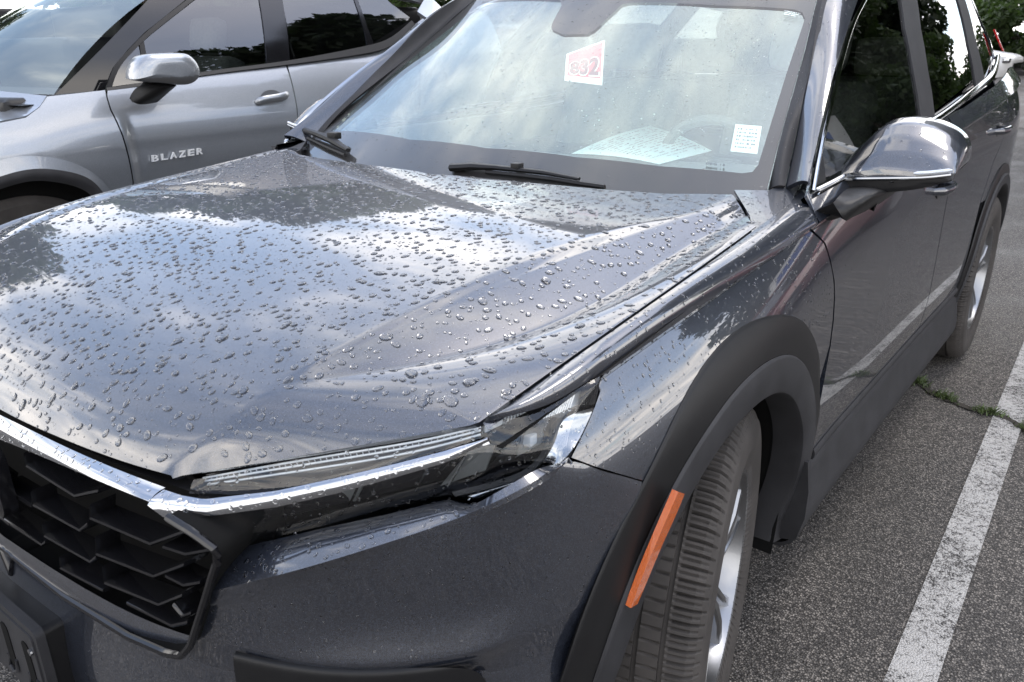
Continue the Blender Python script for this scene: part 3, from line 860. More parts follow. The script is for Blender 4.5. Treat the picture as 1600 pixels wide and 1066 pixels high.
# light guide: dark ribbed strip under the hood edge, bright block at the tip
gi_t = [(0.475, -0.805, 0.865), (0.621, -0.72, 0.906), (0.725, -0.652, 0.931), (0.786, -0.602, 0.948)]
gi_b = [(0.487, -0.805, 0.854), (0.618, -0.72, 0.882), (0.724, -0.652, 0.91), (0.785, -0.602, 0.931)]
skin('guide_backing', loft([gi_t, gi_b], 50, 5) + np.array([-.004, .014, 0]), M['black_gloss'], lamp, (.4, -1, .2), flange=.008)
for f0 in (.12, .42, .78):
    ln = [lerp(np.array(a_), np.array(b_), f0) + np.array([-.003, .008, 0]) for a_, b_ in zip(gi_t, gi_b)]
    mb = MB(); mb.tube(resample(ln, 30), .0016, 6); mb.build('guide_rod', M['lamp_white'], lamp)
for k in range(46):
    t_ = (k + .5) / 46; a_ = resample(gi_t, 47)[k]; b_ = resample(gi_b, 47)[k]
    mb = MB(); mb.tube([lerp(a_, b_, .2) + np.array([-.003, .010, 0]), lerp(a_, b_, .4) + np.array([-.003, .010, 0])], .0007, 4); mb.build('guide_rib', M['lamp_white'], lamp)
Gw = loft([[(0.788, -0.6, 0.949), (0.806, -0.56, 0.949), (0.826, -0.504, 0.95), (0.848, -0.432, 0.969)], [(0.788, -0.6, 0.934), (0.806, -0.56, 0.934), (0.827, -0.502, 0.932), (0.848, -0.447, 0.941)]], 40, 8)
guide = skin('light_guide', Gw + np.array([-.004, .012, 0]), M['lamp_white'], lamp, (.4, -1, .2), flange=.008)
for k in range(26):
    a_ = Gw[0, 6 + k] if 6 + k < 40 else Gw[0, -1]; b_ = Gw[-1, 6 + k] if 6 + k < 40 else Gw[-1, -1]
    mb = MB(); mb.tube([a_ + np.array([-.004, .011, 0]), b_ + np.array([-.004, .011, 0])], .0011, 4); mb.build('guide_rib', M['reflector'], guide)
Gt2 = loft([[(0.844, -0.462, 0.968), (0.855, -0.428, 0.976)], [(0.841, -0.466, 0.935), (0.855, -0.443, 0.936)]], 8, 5)
skin('smoked_tip', Gt2 + np.array([-.001, .006, 0]), M['black_gloss'], lamp, (.4, -1, .2), flange=0)

# chrome bar: grille top and its wing over the lamp
cb_t = [(0.0, -.879, .868), (0.06, -0.877, 0.871), (0.254, -0.871, 0.875), (0.407, -0.861, 0.878), (0.467, -0.846, 0.871)]
cb_b = [(0.0, -.896, .832), (0.085, -0.893, 0.843), (0.284, -0.888, 0.861), (0.434, -0.878, 0.867), (0.468, -0.869, 0.862)]
Gc = loft([cb_t, cb_b], 40, 6, bulge=(0, -.003, .002))
ch = skin('chrome_bar', Gc, M['chrome'], suv, (0, -1, .8), flange=.012)
w_t = [(0.475, -0.846, 0.873), (0.504, -0.84, 0.872), (0.533, -0.828, 0.871), (0.609, -0.776, 0.884), (0.669, -0.731, 0.901), (0.728, -0.684, 0.919), (0.771, -0.644, 0.932), (0.808, -0.605, 0.945)]
w_b = [(0.472, -0.869, 0.861), (0.491, -0.86, 0.844), (0.545, -0.834, 0.854), (0.614, -0.782, 0.866), (0.674, -0.737, 0.884), (0.733, -0.69, 0.905), (0.776, -0.65, 0.92), (0.81, -0.607, 0.941)]
Gw = loft([poly(w_t, 60), poly(w_b, 60)], raw=True, nv=6, bulge=(0, -.003, .002)) + np.array([.001, -.006, .001])
skin('chrome_wing', Gw, M['chrome'], suv, (.2, -1, .8), flange=.008)
# black strip between hood edge and chrome
bs_t = [(0.0, -.866, .872), (0.03, -0.866, 0.865), (0.23, -0.86, 0.873), (0.381, -0.848, 0.872), (0.475, -0.822, 0.871)]
Gk = loft([poly(bs_t, 40), poly(cb_t[:-1] + [(0.508, -0.835, 0.867)], 40)], raw=True, nv=4)
skin('hood_seal', Gk + np.array([0, .010, -.002]), M['satin'], suv, (0, -1, .5), flange=0)

# --- grille
grille = empty('grille', (0, -.87, .70)); grille.parent = suv
gb = [(0, -.80, .86), (.25, -.79, .85), (.44, -.765, .82), (.55, -.74, .78)]
gb2 = [(0, -.80, .55), (.2, -.79, .555), (.38, -.775, .57), (.46, -.76, .59)]
skin('mesh_backing', loft([gb, gb2], 20, 8), M['void'], grille, (0, -1, 0), flange=0)
rim_px = [(0.512, -0.872, 0.858), (0.552, -0.866, 0.849), (0.582, -0.856, 0.83), (0.58, -0.855, 0.814), (0.561, -0.857, 0.779), (0.532, -0.866, 0.713), (0.507, -0.872, 0.66), (0.485, -0.876, 0.634), (0.454, -0.88, 0.623), (0.362, -0.888, 0.611), (0.186, -0.896, 0.604), (-0.026, -0.9, 0.612), (0.0, -.902, .568)]
rp = poly(rim_px, 70)
mb = MB(); mb.tube(rp, .0055, 8); mb.build('grille_surround', M['black_gloss'], grille)
Gq = np.array([rp, rp + np.array([-.01, .06, 0.004]), rp + np.array([-.02, .13, .006])])
skin('grille_duct', Gq, M['void'], grille, (-1, 0, 0), flange=0)
slats = [
 [(0.15, -0.885, 0.836), (0.146, -0.885, 0.816), (0.281, -0.88, 0.81), (0.351, -0.876, 0.841)],
 [(0.324, -0.88, 0.809), (0.315, -0.88, 0.787), (0.45, -0.868, 0.793), (0.537, -0.86, 0.844)],
 [(0.136, -0.884, 0.766), (0.13, -0.884, 0.742), (0.269, -0.88, 0.749), (0.291, -0.876, 0.766)],
 [(0.313, -0.878, 0.752), (0.301, -0.878, 0.721), (0.44, -0.868, 0.738), (0.512, -0.86, 0.783)],
 [(0.147, -0.884, 0.712), (0.142, -0.884, 0.691), (0.274, -0.878, 0.696), (0.293, -0.876, 0.711)],
 [(0.308, -0.876, 0.699), (0.301, -0.876, 0.67), (0.438, -0.868, 0.691), (0.496, -0.862, 0.73)],
 [(0.474, -0.864, 0.796), (0.516, -0.858, 0.799), (0.568, -0.852, 0.824)],
 [(0.465, -0.864, 0.747), (0.5, -0.86, 0.746), (0.536, -0.856, 0.764)],
 [(0.473, -0.866, 0.705), (0.483, -0.862, 0.69), (0.506, -0.86, 0.705)],
 [(-0.021, -0.89, 0.667), (0.128, -0.886, 0.67), (0.14, -0.884, 0.679)],
 [(0.18, -0.884, 0.665), (0.173, -0.884, 0.645), (0.29, -0.876, 0.651)],
 [(0.355, -0.874, 0.658), (0.462, -0.868, 0.668), (0.5, -0.864, 0.69)],
 [(0.006, -0.886, 0.733), (0.121, -0.884, 0.736)],
 [(-0.082, -0.888, 0.565), (0.071, -0.888, 0.579)],
]
def slat_mesh(pts):
    """a thin blade with a rounded front edge, running back into the grille"""
    p = np.array(pts); mb = MB()
    prof = [(.0, .0034), (-.003, .0022), (-.004, -.001), (-.002, -.0035), (.03, -.0050), (.034, .0025)]
    m = len(prof); V = []
    for q in p:
        for (dy, dz) in prof: V.append((q[0], q[1] + dy, q[2] + dz))
    F = [(i * m + k, i * m + (k + 1) % m, (i + 1) * m + (k + 1) % m, (i + 1) * m + k) for i in range(len(p) - 1) for k in range(m)]
    F += [tuple(range(m)), tuple((len(p) - 1) * m + k for k in range(m - 1, -1, -1))]
    return mb.add(V, F)
for s in slats:
    o = slat_mesh(s).build('grille_slat', M['black_gloss'], grille, sharp=50)
    o2 = slat_mesh([(-a, b, c) for a, b, c in s]).build('grille_slat', M['black_gloss'], grille, sharp=50)
for a, b, c, d in (((0.428, -0.845, 0.718), (0.505, -0.842, 0.745), (0.491, -0.842, 0.732), (0.462, -0.842, 0.715)), ((0.432, -0.846, 0.673), (0.476, -0.844, 0.686), (0.475, -0.844, 0.682), (0.449, -0.844, 0.66))):
    mb = MB(); V = [a, b, c, d]; V2 = [(q[0], q[1] + .01, q[2] - .004) for q in V]
    mb.add(V + V2, [(0, 1, 2, 3), (7, 6, 5, 4), (0, 4, 5, 1), (1, 5, 6, 2), (2, 6, 7, 3), (3, 7, 4, 0)])
    mb.build('grille_facet', M['alloy_dark'], grille, smooth=False)
# emblem: a rounded dark badge with an H
def rrect(cx, cz, hx, hz, r, n=6):
    o = []
    for (sx, sz, a0) in ((1, 1, 0), (-1, 1, 90), (-1, -1, 180), (1, -1, 270)):
        for k in range(n + 1):
            a = R(a0 + 90 * k / n); o.append((cx + sx * (hx - r) + r * math.cos(a), cz + sz * (hz - r) + r * math.sin(a)))
    return o
eo = rrect(0, .765, .080, .062, .026); ei = rrect(0, .765, .070, .052, .020)
m = len(eo)
V = [(a, -.890, b) for a, b in eo] + [(a * .99, -.912, .765 + (b - .765) * .98) for a, b in eo] + [(a, -.914, b) for a, b in ei] + [(a, -.905, b) for a, b in ei]
F = []
for L in range(3):
    F += [(L * m + i, L * m + (i + 1) % m, (L + 1) * m + (i + 1) % m, (L + 1) * m + i) for i in range(m)]
F.append(tuple(3 * m + i for i in range(m)))
mb = MB(); mb.add(V, F); em = mb.build('emblem', M['black_gloss'], suv, sharp=40)
mb = MB()
for s in (-1, 1):
    mb.add([(s * .030, -.912, .800), (s * .054, -.912, .804), (s * .044, -.912, .726), (s * .024, -.912, .729), (s * .030, -.900, .800), (s * .054, -.900, .804), (s * .044, -.900, .726), (s * .024, -.900, .729)],
           [(0, 1, 2, 3), (7, 6, 5, 4), (0, 4, 5, 1), (1, 5, 6, 2), (2, 6, 7, 3), (3, 7, 4, 0)])
mb.box((-.030, -.911, .757), (.030, -.900, .773))
mb.build('emblem_letter', M['chrome'], em, smooth=False)

# --- front plate bracket
mb = MB()
def prism(mb, pts2, y0, y1, tilt=0.0):
    n = len(pts2)
    V = [(a, y0 + tilt * (b - .5), b) for a, b in pts2] + [(a, y1 + tilt * (b - .5), b) for a, b in pts2]
    return mb.add(V, [tuple(range(n)), tuple(range(2 * n - 1, n - 1, -1))] + [(i, (i + 1) % n, n + (i + 1) % n, n + i) for i in range(n)])
prism(mb, rrect(0, .475, .172, .083, .012, 4), -.944, -.93)
prism(mb, rrect(0, .475, .160, .071, .010, 4), -.947, -.943)
pb = mb.build('plate_bracket', M['clad'], suv, sharp=30)
mb = MB(); prism(mb, rrect(0, .475, .166, .077, .012, 4), -.931, -.89); mb.build('bracket_spacer', M['satin'], pb, sharp=30)
for cx in (-.125, -.03, .052, .128):
    mb = MB(); prism(mb, rrect(cx, .478, .012, .045, .011, 5), -.9485, -.940); mb.build('bracket_slot', M['void'], pb, sharp=30)
    mb = MB(); mb.tube([(cx - .016, -.947, .452), (cx - .013, -.950, .432), (cx, -.951, .424), (cx + .013, -.950, .432), (cx + .016, -.947, .455)], .0035, 8); mb.build('bracket_hook', M['clad'], pb)
mb = MB(); mb.tube([(.150, -.9475, .515), (.150, -.951, .515)], .006, 10); mb.build('screw', M['chrome'], pb)
# lower intake trim
it = [plan_row(.56, z, y1, z, d, 40) for z, y1, d in ((.653, -.775, -.004), (.649, -.70, .003), (.640, -.672, .005), (.62, -.655, .006), (.57, -.645, .008), (.50, -.645, .010))]
skin('intake_trim', loft(it, raw=True, nv=16), M['satin'], suv, (.5, -1, 0), flange=0)

# --- windshield
ws_poly = [(-0.7799, 0.4334), (-0.8098, 0.6603), (-0.7728, 0.8238), (-0.7108, 0.9721), (-0.6317, 1.113), (-0.5862, 1.206), (-0.5634, 1.273), (0.0205, 1.163), (0.5522, 1.183), (0.5903, 1.167), (0.6232, 1.03), (0.665, 0.8502), (0.6982, 0.6886), (0.7304, 0.5341), (0.7577, 0.4181)]
def low_edge(n):
    return [(x, .235 + .14 * (x / .757)**2) for x in np.linspace(.74, -.74, n)]
wsx = ws_poly + [(.735, .375)] + low_edge(20)[1:-1] + [(-.735, .375)]
wind = field('windshield', wsx, ws_z, 2, M['windshield'], suv, step=.05, flange=.004)
ws_in = lambda x, y: ws_z(x, y) - .004
field('inner_glass', wsx, lambda x, y: ws_z(x, y) - .009, 2, M['inner_glass'], wind, step=.05, flange=0)
clear = [(-0.704, 0.4753), (-0.2595, 0.3797), (0.0337, 0.3589), (0.2998, 0.3718), (0.5078, 0.3998), (0.689, 0.4435), (0.7076, 0.4549), (0.7108, 0.4773), (0.6871, 0.5987), (0.6554, 0.764), (0.6215, 0.9576), (0.6058, 0.9796), (0.5792, 0.986), (0.3738, 0.9623), (0.1072, 0.9561)]
low_clear = clear[:6]
fr_bot = low_clear + [(0.7076, 0.4549), (0.7541, 0.4294)] + [(.735, .375)] + low_edge(20)[1:-1] + [(-.735, .375), (-0.7614, 0.4345)]
field('frit', fr_bot, ws_in, 2, M['frit'], wind, step=.05, flange=0)
fr_r = [(0.7076, 0.4549), (0.7108, 0.4773), (0.6871, 0.5987), (0.6554, 0.764), (0.6215, 0.9576), (0.5817, 1.131), (0.5943, 1.148), (0.6217, 1.029), (0.6636, 0.8497), (0.6968, 0.6881), (0.7291, 0.5336), (0.7529, 0.4289)]
field('frit', fr_r, ws_in, 2, M['frit'], wind, step=.05, flange=0)
fr_l = [(-0.704, 0.4753), (-0.6958, 0.6436), (-0.6474, 0.8006), (-0.5908, 0.939), (-0.5388, 1.078), (-0.5074, 1.198), (-0.5559, 1.224), (-0.6183, 1.108), (-0.6965, 0.9631), (-0.7578, 0.8149), (-0.7894, 0.6504), (-0.7614, 0.4345)]
field('frit', fr_l, ws_in, 2, M['frit'], wind, step=.05, flange=0)
fr_t = [(0.6215, 0.9576), (0.6058, 0.9796), (0.5792, 0.986), (0.3738, 0.9623), (0.1072, 0.9561), (0.0845, 0.9474), (0.0639, 0.8334), (0.0507, 0.8134), (-0.0323, 0.8123), (-0.0917, 0.8394), (-0.1092, 0.8648), (-0.1363, 0.9606), (-0.1633, 0.99), (-0.5388, 1.078), (-0.5074, 1.198), (0.0345, 1.139), (0.5817, 1.131)]
field('frit', fr_t, ws_in, 2, M['frit'], wind, step=.04, flange=0)

# cowl and scuttle under the glass
Gco = loft([[(x, .24 + .14 * (x / .757)**2, 1.068) for x in np.linspace(-.73, .73, 30)], [(x, .31 + .14 * (x / .757)**2, 1.048) for x in np.linspace(-.73, .73, 30)], [(x, .40 + .14 * (x / .757)**2, 1.09) for x in np.linspace(-.73, .73, 30)]], 30, 6)
skin('cowl', Gco, M['satin'], suv, (0, 0, 1), flange=0)

# --- pillars and roof
pa = [(0.752, 0.442, 1.082), (0.735, 0.525, 1.164), (0.703, 0.679, 1.263), (0.665, 0.855, 1.366), (0.625, 1.029, 1.482), (.60, 1.17, 1.565)]
pb_ = [(0.785, 0.449, 1.093), (0.764, 0.54, 1.164), (0.735, 0.663, 1.265), (0.702, 0.798, 1.367), (0.665, 0.944, 1.478), (.635, 1.19, 1.585)]
pc = [(0.846, 0.401, 1.115), (0.824, 0.505, 1.178), (0.792, 0.659, 1.28), (0.757, 0.846, 1.38), (0.722, 1.049, 1.479), (.685, 1.26, 1.575)]
trim = loft([pa, [(a[0] * .5 + b[0] * .5, a[1] - .004, a[2] * .5 + b[2] * .5 + .006) for a, b in zip(pa, pb_)], pb_], 40, 7)
tr_o = skin('pillar_trim', trim, M['clad'], suv, (.3, -.3, 1), flange=.01)
pil = loft([[(a + .001, b, c - .003) for a, b, c in pb_], [(a * .45 + d * .55 + .006, b * .5 + e * .5 - .008, c * .5 + f_ * .5 + .008) for (a, b, c), (d, e, f_) in zip(pb_, pc)], pc], 40, 9)
pi_o = skin('windshield_pillar', pil, M['paint'], suv, (.7, -.3, .5), flange=.01)
def roof_z(x, y):
    t = (y - 1.1) / 2.2
    return 1.60 + .075 * math.sin(min(max(t, -.2), 1.2) * 2.2) - .10 * (x / .65)**2 * .6 - .05 * max(t, 0)**2
rf = [(.60, 1.17), (.3, 1.085), (0, 1.055), (-.3, 1.085), (-.60, 1.17), (-.66, 1.6), (-.66, 2.4), (-.60, 3.30), (0, 3.40), (.60, 3.30), (.66, 2.4), (.66, 1.6)]
field('roof', rf, roof_z, 2, M['paint'], suv, step=.06, flange=.01)

# --- side glass, pillars, belt
fw = [(0.4352, 1.102), (0.5097, 1.165), (0.6977, 1.289), (0.9709, 1.42), (1.168, 1.482), (1.354, 1.532), (1.681, 1.581), (1.5, 1.409), (1.452, 1.292), (1.425, 1.152), (1.128, 1.133), (0.755, 1.113), (0.561, 1.106)]
gl_f = field('front_window', fw, glass_x, 0, M['side_glass'], suv, step=.06, flange=.004)
bp_p = [(1.681, 1.581), (1.947, 1.595), (1.728, 1.409), (1.656, 1.284), (1.629, 1.145), (1.425, 1.152), (1.452, 1.292), (1.5, 1.409)]
bpl = field('door_pillar', bp_p, glass_x, 0, M['clad'], suv, step=.05, flange=.006, shift=.006)
rw = [(1.947, 1.595), (2.839, 1.628), (2.758, 1.51), (2.625, 1.347), (2.587, 1.19), (2.021, 1.163), (1.629, 1.145), (1.656, 1.284), (1.728, 1.409)]
gl_r = field('rear_window', rw, glass_x, 0, M['dark_glass'], suv, step=.06, flange=.004)
cp = [(2.839, 1.628), (3.1, 1.635), (3.02, 1.516), (2.903, 1.369), (2.9, 1.196), (2.587, 1.19), (2.625, 1.347), (2.758, 1.51)]
cpl = field('rear_door_frame', cp, glass_x, 0, M['clad'], suv, step=.05, flange=.006, shift=.005)
qw = [(3.1, 1.635), (3.388, 1.626), (3.353, 1.452), (3.494, 1.311), (3.42, 1.271), (3.233, 1.231), (2.9, 1.196), (2.903, 1.369), (3.02, 1.516)]
gl_q = field('quarter_window', qw, glass_x, 0, M['dark_glass'], suv, step=.05, flange=.004)
# window surround: chrome band along the pillar, belt and tail
def gpt(p, o=.008): return (glass_x(p[0], p[1]) + o, p[0], p[1])
ct = [gpt(p) for p in ((0.4067, 1.098), (0.4823, 1.166), (0.6713, 1.291), (0.938, 1.42), (1.141, 1.485), (1.343, 1.542), (1.712, 1.596))]
ct2 = [gpt(p) for p in ((0.4248, 1.095), (0.5051, 1.164), (0.6965, 1.288), (0.969, 1.418), (1.166, 1.481), (1.357, 1.534), (1.681, 1.581))]
skin('window_trim', loft([ct, ct2], 40, 4, bulge=(.004, -.003, 0)), M['chrome'], suv, (1, -.5, 0), flange=.008)
bt = [gpt(p, .012) for p in ((0.4191, 1.1), (0.7024, 1.109), (1.13, 1.136), (1.633, 1.15), (2.592, 1.195), (3.168, 1.228), (3.53, 1.286))]
bt2 = [gpt(p, .018) for p in ((0.4142, 1.088), (0.6975, 1.098), (1.122, 1.121), (1.621, 1.133), (2.623, 1.171), (3.313, 1.208), (3.729, 1.288))]
skin('belt_trim', loft([resample(bt, 50), resample(bt2, 50)], raw=True, nv=5, bulge=(.004, 0, .002)), M['chrome'], suv, (1, 0, .4), flange=.010)

# --- doors
BK = sorted([(0.3984, 1.086), (0.6981, 1.1), (1.122, 1.121), (1.621, 1.133), (2.623, 1.171), (3.313, 1.208)])
def belt(y): return float(np.interp(y, [p[0] for p in BK] + [3.5], [p[1] + .008 + .024 * min(max(p[0] - 1.1, 0), 1.2) for p in BK] + [BK[-1][1] + .03]))
low_z = .40
def yl(a, b, off): return [(y, float(S_G(y)[1]) + off) for y in np.linspace(a, b, max(3, int(abs(b - a) / .04)))]
def und_strip(a, b):
    ys = np.linspace(a, b, 30)
    return skin_geo(np.array([[(float(S_G(y)[0]), y, float(S_G(y)[1])) for y in ys], [(float(S_G(y)[0]) - .013, y, float(S_G(y)[1]) - .017) for y in ys]]), (1, 0, -1), 0)
def side_panel(name, a, b, upper_rear, lower):
    """upper: strip between belt and shoulder line; lower: polygon whose top runs along the groove"""
    up = yl(a, b, .0006) + upper_rear + [(y, belt(y) - .006) for y in np.linspace(b, a, 12)]
    return put(name, [field_geo(up, shoulder_x, 0, step=.03, flange=.010), und_strip(a, b), field_geo(yl(a, b, -.0172) + lower, flank_x, 0, step=.03, flange=.012)], M['paint'], suv)
cutf = [(0.4212, 0.9874), (0.4397, 0.9487), (0.468, 0.8976), (0.4912, 0.8522), (0.5067, 0.7952), (0.509, 0.7327)]
door_f = side_panel('front_door', .372, 1.600, [], [(1.605, 1.0), (1.600, .7), (1.588, low_z), (.462, low_z), (.470, .50), (.478, .58)] + cutf[::-1])
door_r = side_panel('rear_door', 1.609, 2.735, [], [(2.60, 1.02), (2.40, .92), (2.27, .78), (2.215, .60), (2.20, low_z), (1.596, low_z), (1.608, .7), (1.613, 1.0)])
RY = 2.70
quarter = side_panel('quarter_panel', 2.743, 3.50, [], [(3.60, 1.0), (3.62, .70), (3.25, .62)] + arc(RY, AZ, .50, 165, 52, 30) + [(2.278, .775), (2.408, .915), (2.608, 1.02)])
dz_ = belt(.372) - .006
q3 = (shoulder_x(.372, dz_), .371, dz_)
ge_ = Gr[:, -1]
g_top = poly([(0.784, 0.557, 1.084), (0.848, 0.396, 1.11), q3], 12)
skin('fender_gusset', loft([ge_, g_top], raw=True, nv=7) , M['paint'], suv, (.5, 0, 1), flange=.008)
# sill cladding
rows = []
for z, xo in ((.415, -.001), (.41, .006), (.36, .012), (.30, .020), (.24, .016), (.205, -.02), (.20, -.10)):
    rows.append([(side_x(y, .42) + xo - .004, y, z) for y in np.linspace(.455, 2.27, 30)])
skin('sill_cladding', loft(rows, 30, 14), M['clad'], suv, (1, 0, 0), flange=.01)
# door bottom strip
Gk2 = loft([[(side_x(y, .435) + .004, y, .452) for y in np.linspace(.53, 2.19, 30)], [(side_x(y, .43) + .010, y, .440) for y in np.linspace(.53, 2.19, 30)], [(side_x(y, .425) + .006, y, .424) for y in np.linspace(.53, 2.19, 30)]], 30, 6)
skin('door_cladding', Gk2, M['clad'], suv, (1, 0, 0), flange=.006)
# rear arch
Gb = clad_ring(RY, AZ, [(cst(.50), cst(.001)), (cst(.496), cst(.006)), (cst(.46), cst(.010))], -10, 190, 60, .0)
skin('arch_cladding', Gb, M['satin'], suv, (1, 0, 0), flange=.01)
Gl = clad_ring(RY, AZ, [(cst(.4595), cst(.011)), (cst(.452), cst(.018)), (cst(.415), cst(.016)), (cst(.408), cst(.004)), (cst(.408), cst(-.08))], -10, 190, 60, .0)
skin('arch_lip', Gl, M['clad'], suv, (1, 0, 0), flange=0, sharp=40)  # as in front: light on the lip put into its colour
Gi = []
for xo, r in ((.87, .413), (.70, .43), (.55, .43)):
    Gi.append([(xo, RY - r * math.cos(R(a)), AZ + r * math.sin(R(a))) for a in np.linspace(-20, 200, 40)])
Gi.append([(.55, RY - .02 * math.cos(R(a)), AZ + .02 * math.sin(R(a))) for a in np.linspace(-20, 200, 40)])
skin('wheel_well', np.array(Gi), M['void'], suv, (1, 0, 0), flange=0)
# door handles
def handle(y0, z0, par):
    mb = MB(); V = []
    xs = side_x(y0, z0)
    mb.tube([(xs - .01, y0 - .075, z0), (xs + .020, y0 - .06, z0 + .002), (xs + .032, y0 - .02, z0 + .003), (xs + .033, y0 + .04, z0 + .003), (xs + .022, y0 + .085, z0 + .002), (xs - .008, y0 + .10, z0)], [.010, .013, .013, .013, .012, .009], 10, sx=.75)
    h = mb.build('door_handle', M['paint'], par)
    mb = MB(); V = [(xs + .002, y0 + .05 * math.cos(R(a)), z0 - .004 + .026 * math.sin(R(a))) for a in range(0, 360, 20)]
    mb.add(V, [tuple(range(len(V)))]); mb.build('handle_recess', M['black_gloss'], h)
handle(1.47, .948, door_f)
handle(2.43, 1.035, door_r)
# tail lamp
tl = [[(0.7, 3.601, 1.406), (0.725, 3.633, 1.351), (0.745, 3.701, 1.301)], [(0.695, 3.67, 1.406), (0.72, 3.717, 1.35), (0.74, 3.805, 1.296)]]
skin('tail_lamp', loft(tl, 12, 6, bulge=(.004, 0, 0)), M['red_lens'], suv, (1, .4, 0), flange=.004)
# tail: rear pillar, tailgate, rear bumper
def gp_(y, z, o=.004): return (glass_x(y, z) + o, y, z)
qe = [(3.388, 1.626), (3.353, 1.452), (3.527, 1.31), (3.463, 1.246)]
dp = loft([[gp_(*p) for p in qe], [gp_(p[0] + .16, p[1] + .02, -.01) for p in qe], [(gp_(p[0] + .34, p[1] + .02)[0] - .05, p[0] + .30, p[1] + .02) for p in qe]], 12, 8)
skin('rear_pillar', dp, M['paint'], suv, (1, 0, .3), flange=.01)
tg = loft([[(-.60, 3.36, 1.56), (0, 3.42, 1.60), (.60, 3.36, 1.56)], [(-.72, 3.56, 1.22), (0, 3.64, 1.24), (.72, 3.56, 1.22)], [(-.80, 3.66, 1.0), (0, 3.74, 1.0), (.80, 3.66, 1.0)], [(-.82, 3.68, .70), (0, 3.76, .70), (.82, 3.68, .70)]], 20, 20)
skin('tailgate', tg, M['paint'], suv, (0, 1, 0), flange=.01)
rb = loft([[(-.88, 3.45, .70), (-.7, 3.72, .70), (0, 3.80, .70), (.7, 3.72, .70), (.88, 3.45, .70)], [(-.88, 3.45, .45), (-.7, 3.74, .45), (0, 3.82, .45), (.7, 3.74, .45), (.88, 3.45, .45)], [(-.84, 3.42, .28), (-.66, 3.66, .26), (0, 3.74, .26), (.66, 3.66, .26), (.84, 3.42, .28)]], 30, 10)
skin('rear_bumper', rb, M['clad'], suv, (0, 1, 0), flange=.01)
# dark structure behind the panel gaps, and the floor pan
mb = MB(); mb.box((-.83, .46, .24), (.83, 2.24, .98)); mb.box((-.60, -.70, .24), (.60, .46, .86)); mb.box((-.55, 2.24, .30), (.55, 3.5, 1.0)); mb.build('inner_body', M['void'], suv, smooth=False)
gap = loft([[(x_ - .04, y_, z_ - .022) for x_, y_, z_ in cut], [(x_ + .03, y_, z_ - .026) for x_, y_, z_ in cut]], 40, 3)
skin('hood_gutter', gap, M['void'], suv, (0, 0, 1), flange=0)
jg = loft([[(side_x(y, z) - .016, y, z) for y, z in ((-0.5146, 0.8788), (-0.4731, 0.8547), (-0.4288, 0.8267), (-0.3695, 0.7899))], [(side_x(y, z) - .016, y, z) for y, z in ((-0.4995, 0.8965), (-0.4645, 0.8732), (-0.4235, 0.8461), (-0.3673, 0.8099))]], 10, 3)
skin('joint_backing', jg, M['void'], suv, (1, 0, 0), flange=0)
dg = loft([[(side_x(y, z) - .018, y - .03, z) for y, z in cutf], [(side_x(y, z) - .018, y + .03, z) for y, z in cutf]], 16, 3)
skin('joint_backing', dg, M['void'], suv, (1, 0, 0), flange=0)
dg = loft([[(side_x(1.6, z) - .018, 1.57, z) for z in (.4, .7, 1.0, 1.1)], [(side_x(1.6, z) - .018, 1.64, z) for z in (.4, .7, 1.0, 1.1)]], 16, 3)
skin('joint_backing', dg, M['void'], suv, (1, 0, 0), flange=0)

# ------------------------------------------------------------------ wheels
def lathe(prof, n, c=(0, 0, 0)):
    """prof: (x, r) pairs turned about the x axis"""
    V = []; m = len(prof)
    for i in range(n):
        a = 2 * math.pi * i / n
        for x, r in prof: V.append((c[0] + x, c[1] + r * math.cos(a), c[2] + r * math.sin(a)))
    F = [(i * m + k, i * m + k + 1, ((i + 1) % n) * m + k + 1, ((i + 1) % n) * m + k) for i in range(n) for k in range(m - 1)]
    return V, F
def tyre_mesh():
    pitches, sub = 104, 6
    n = pitches * sub
    prof = [(-.112, .235), (-.122, .262), (-.126, .300), (-.122, .335), (-.112, .353), (-.100, .3635), (-.088, .3665), (-.070, .3685),
            (-.0655, .3685), (-.065, .3615), (-.057, .3615), (-.0565, .369), (-.040, .3692), (-.022, .3695), (-.0215, .362), (-.0135, .362), (-.013, .3695), (0, .3697), (.013, .3695), (.0135, .362), (.0215, .362), (.022, .3695), (.040, .3692),
            (.0565, .369), (.057, .3615), (.065, .3615), (.0655, .3685), (.070, .3685), (.088, .3665), (.100, .3635), (.112, .353), (.119, .340), (.1215, .337), (.1235, .331), (.126, .305), (.124, .280), (.117, .252), (.113, .240), (.110, .232)]
    m = len(prof); V = []
    for i in range(n):
        a = 2 * math.pi * i / n; k = i % sub
        for j, (x, r) in enumerate(prof):
            ax = abs(x); d = 0.0; sh = 0.0
            if .066 < ax < .119 and k == sub - 1: d = .008
            if .066 < ax < .105 and k == 2 and x > 0: d = .004
            if ax < .0562 and r > .365 and k == sub - 2 and .024 < ax < .05: d = .006
            if ax < .012 and k == 1 and r > .365: d = .005
            sh = (ax - .066) * .16 if ax > .066 else 0
            V.append((x, (r - d) * math.cos(a + sh * .35), (r - d) * math.sin(a + sh * .35)))
    F = [(i * m + k, ((i + 1) % n) * m + k, ((i + 1) % n) * m + k + 1, i * m + k + 1) for i in range(n) for k in range(m - 1)]
    return V, F
TV, TF = tyre_mesh()
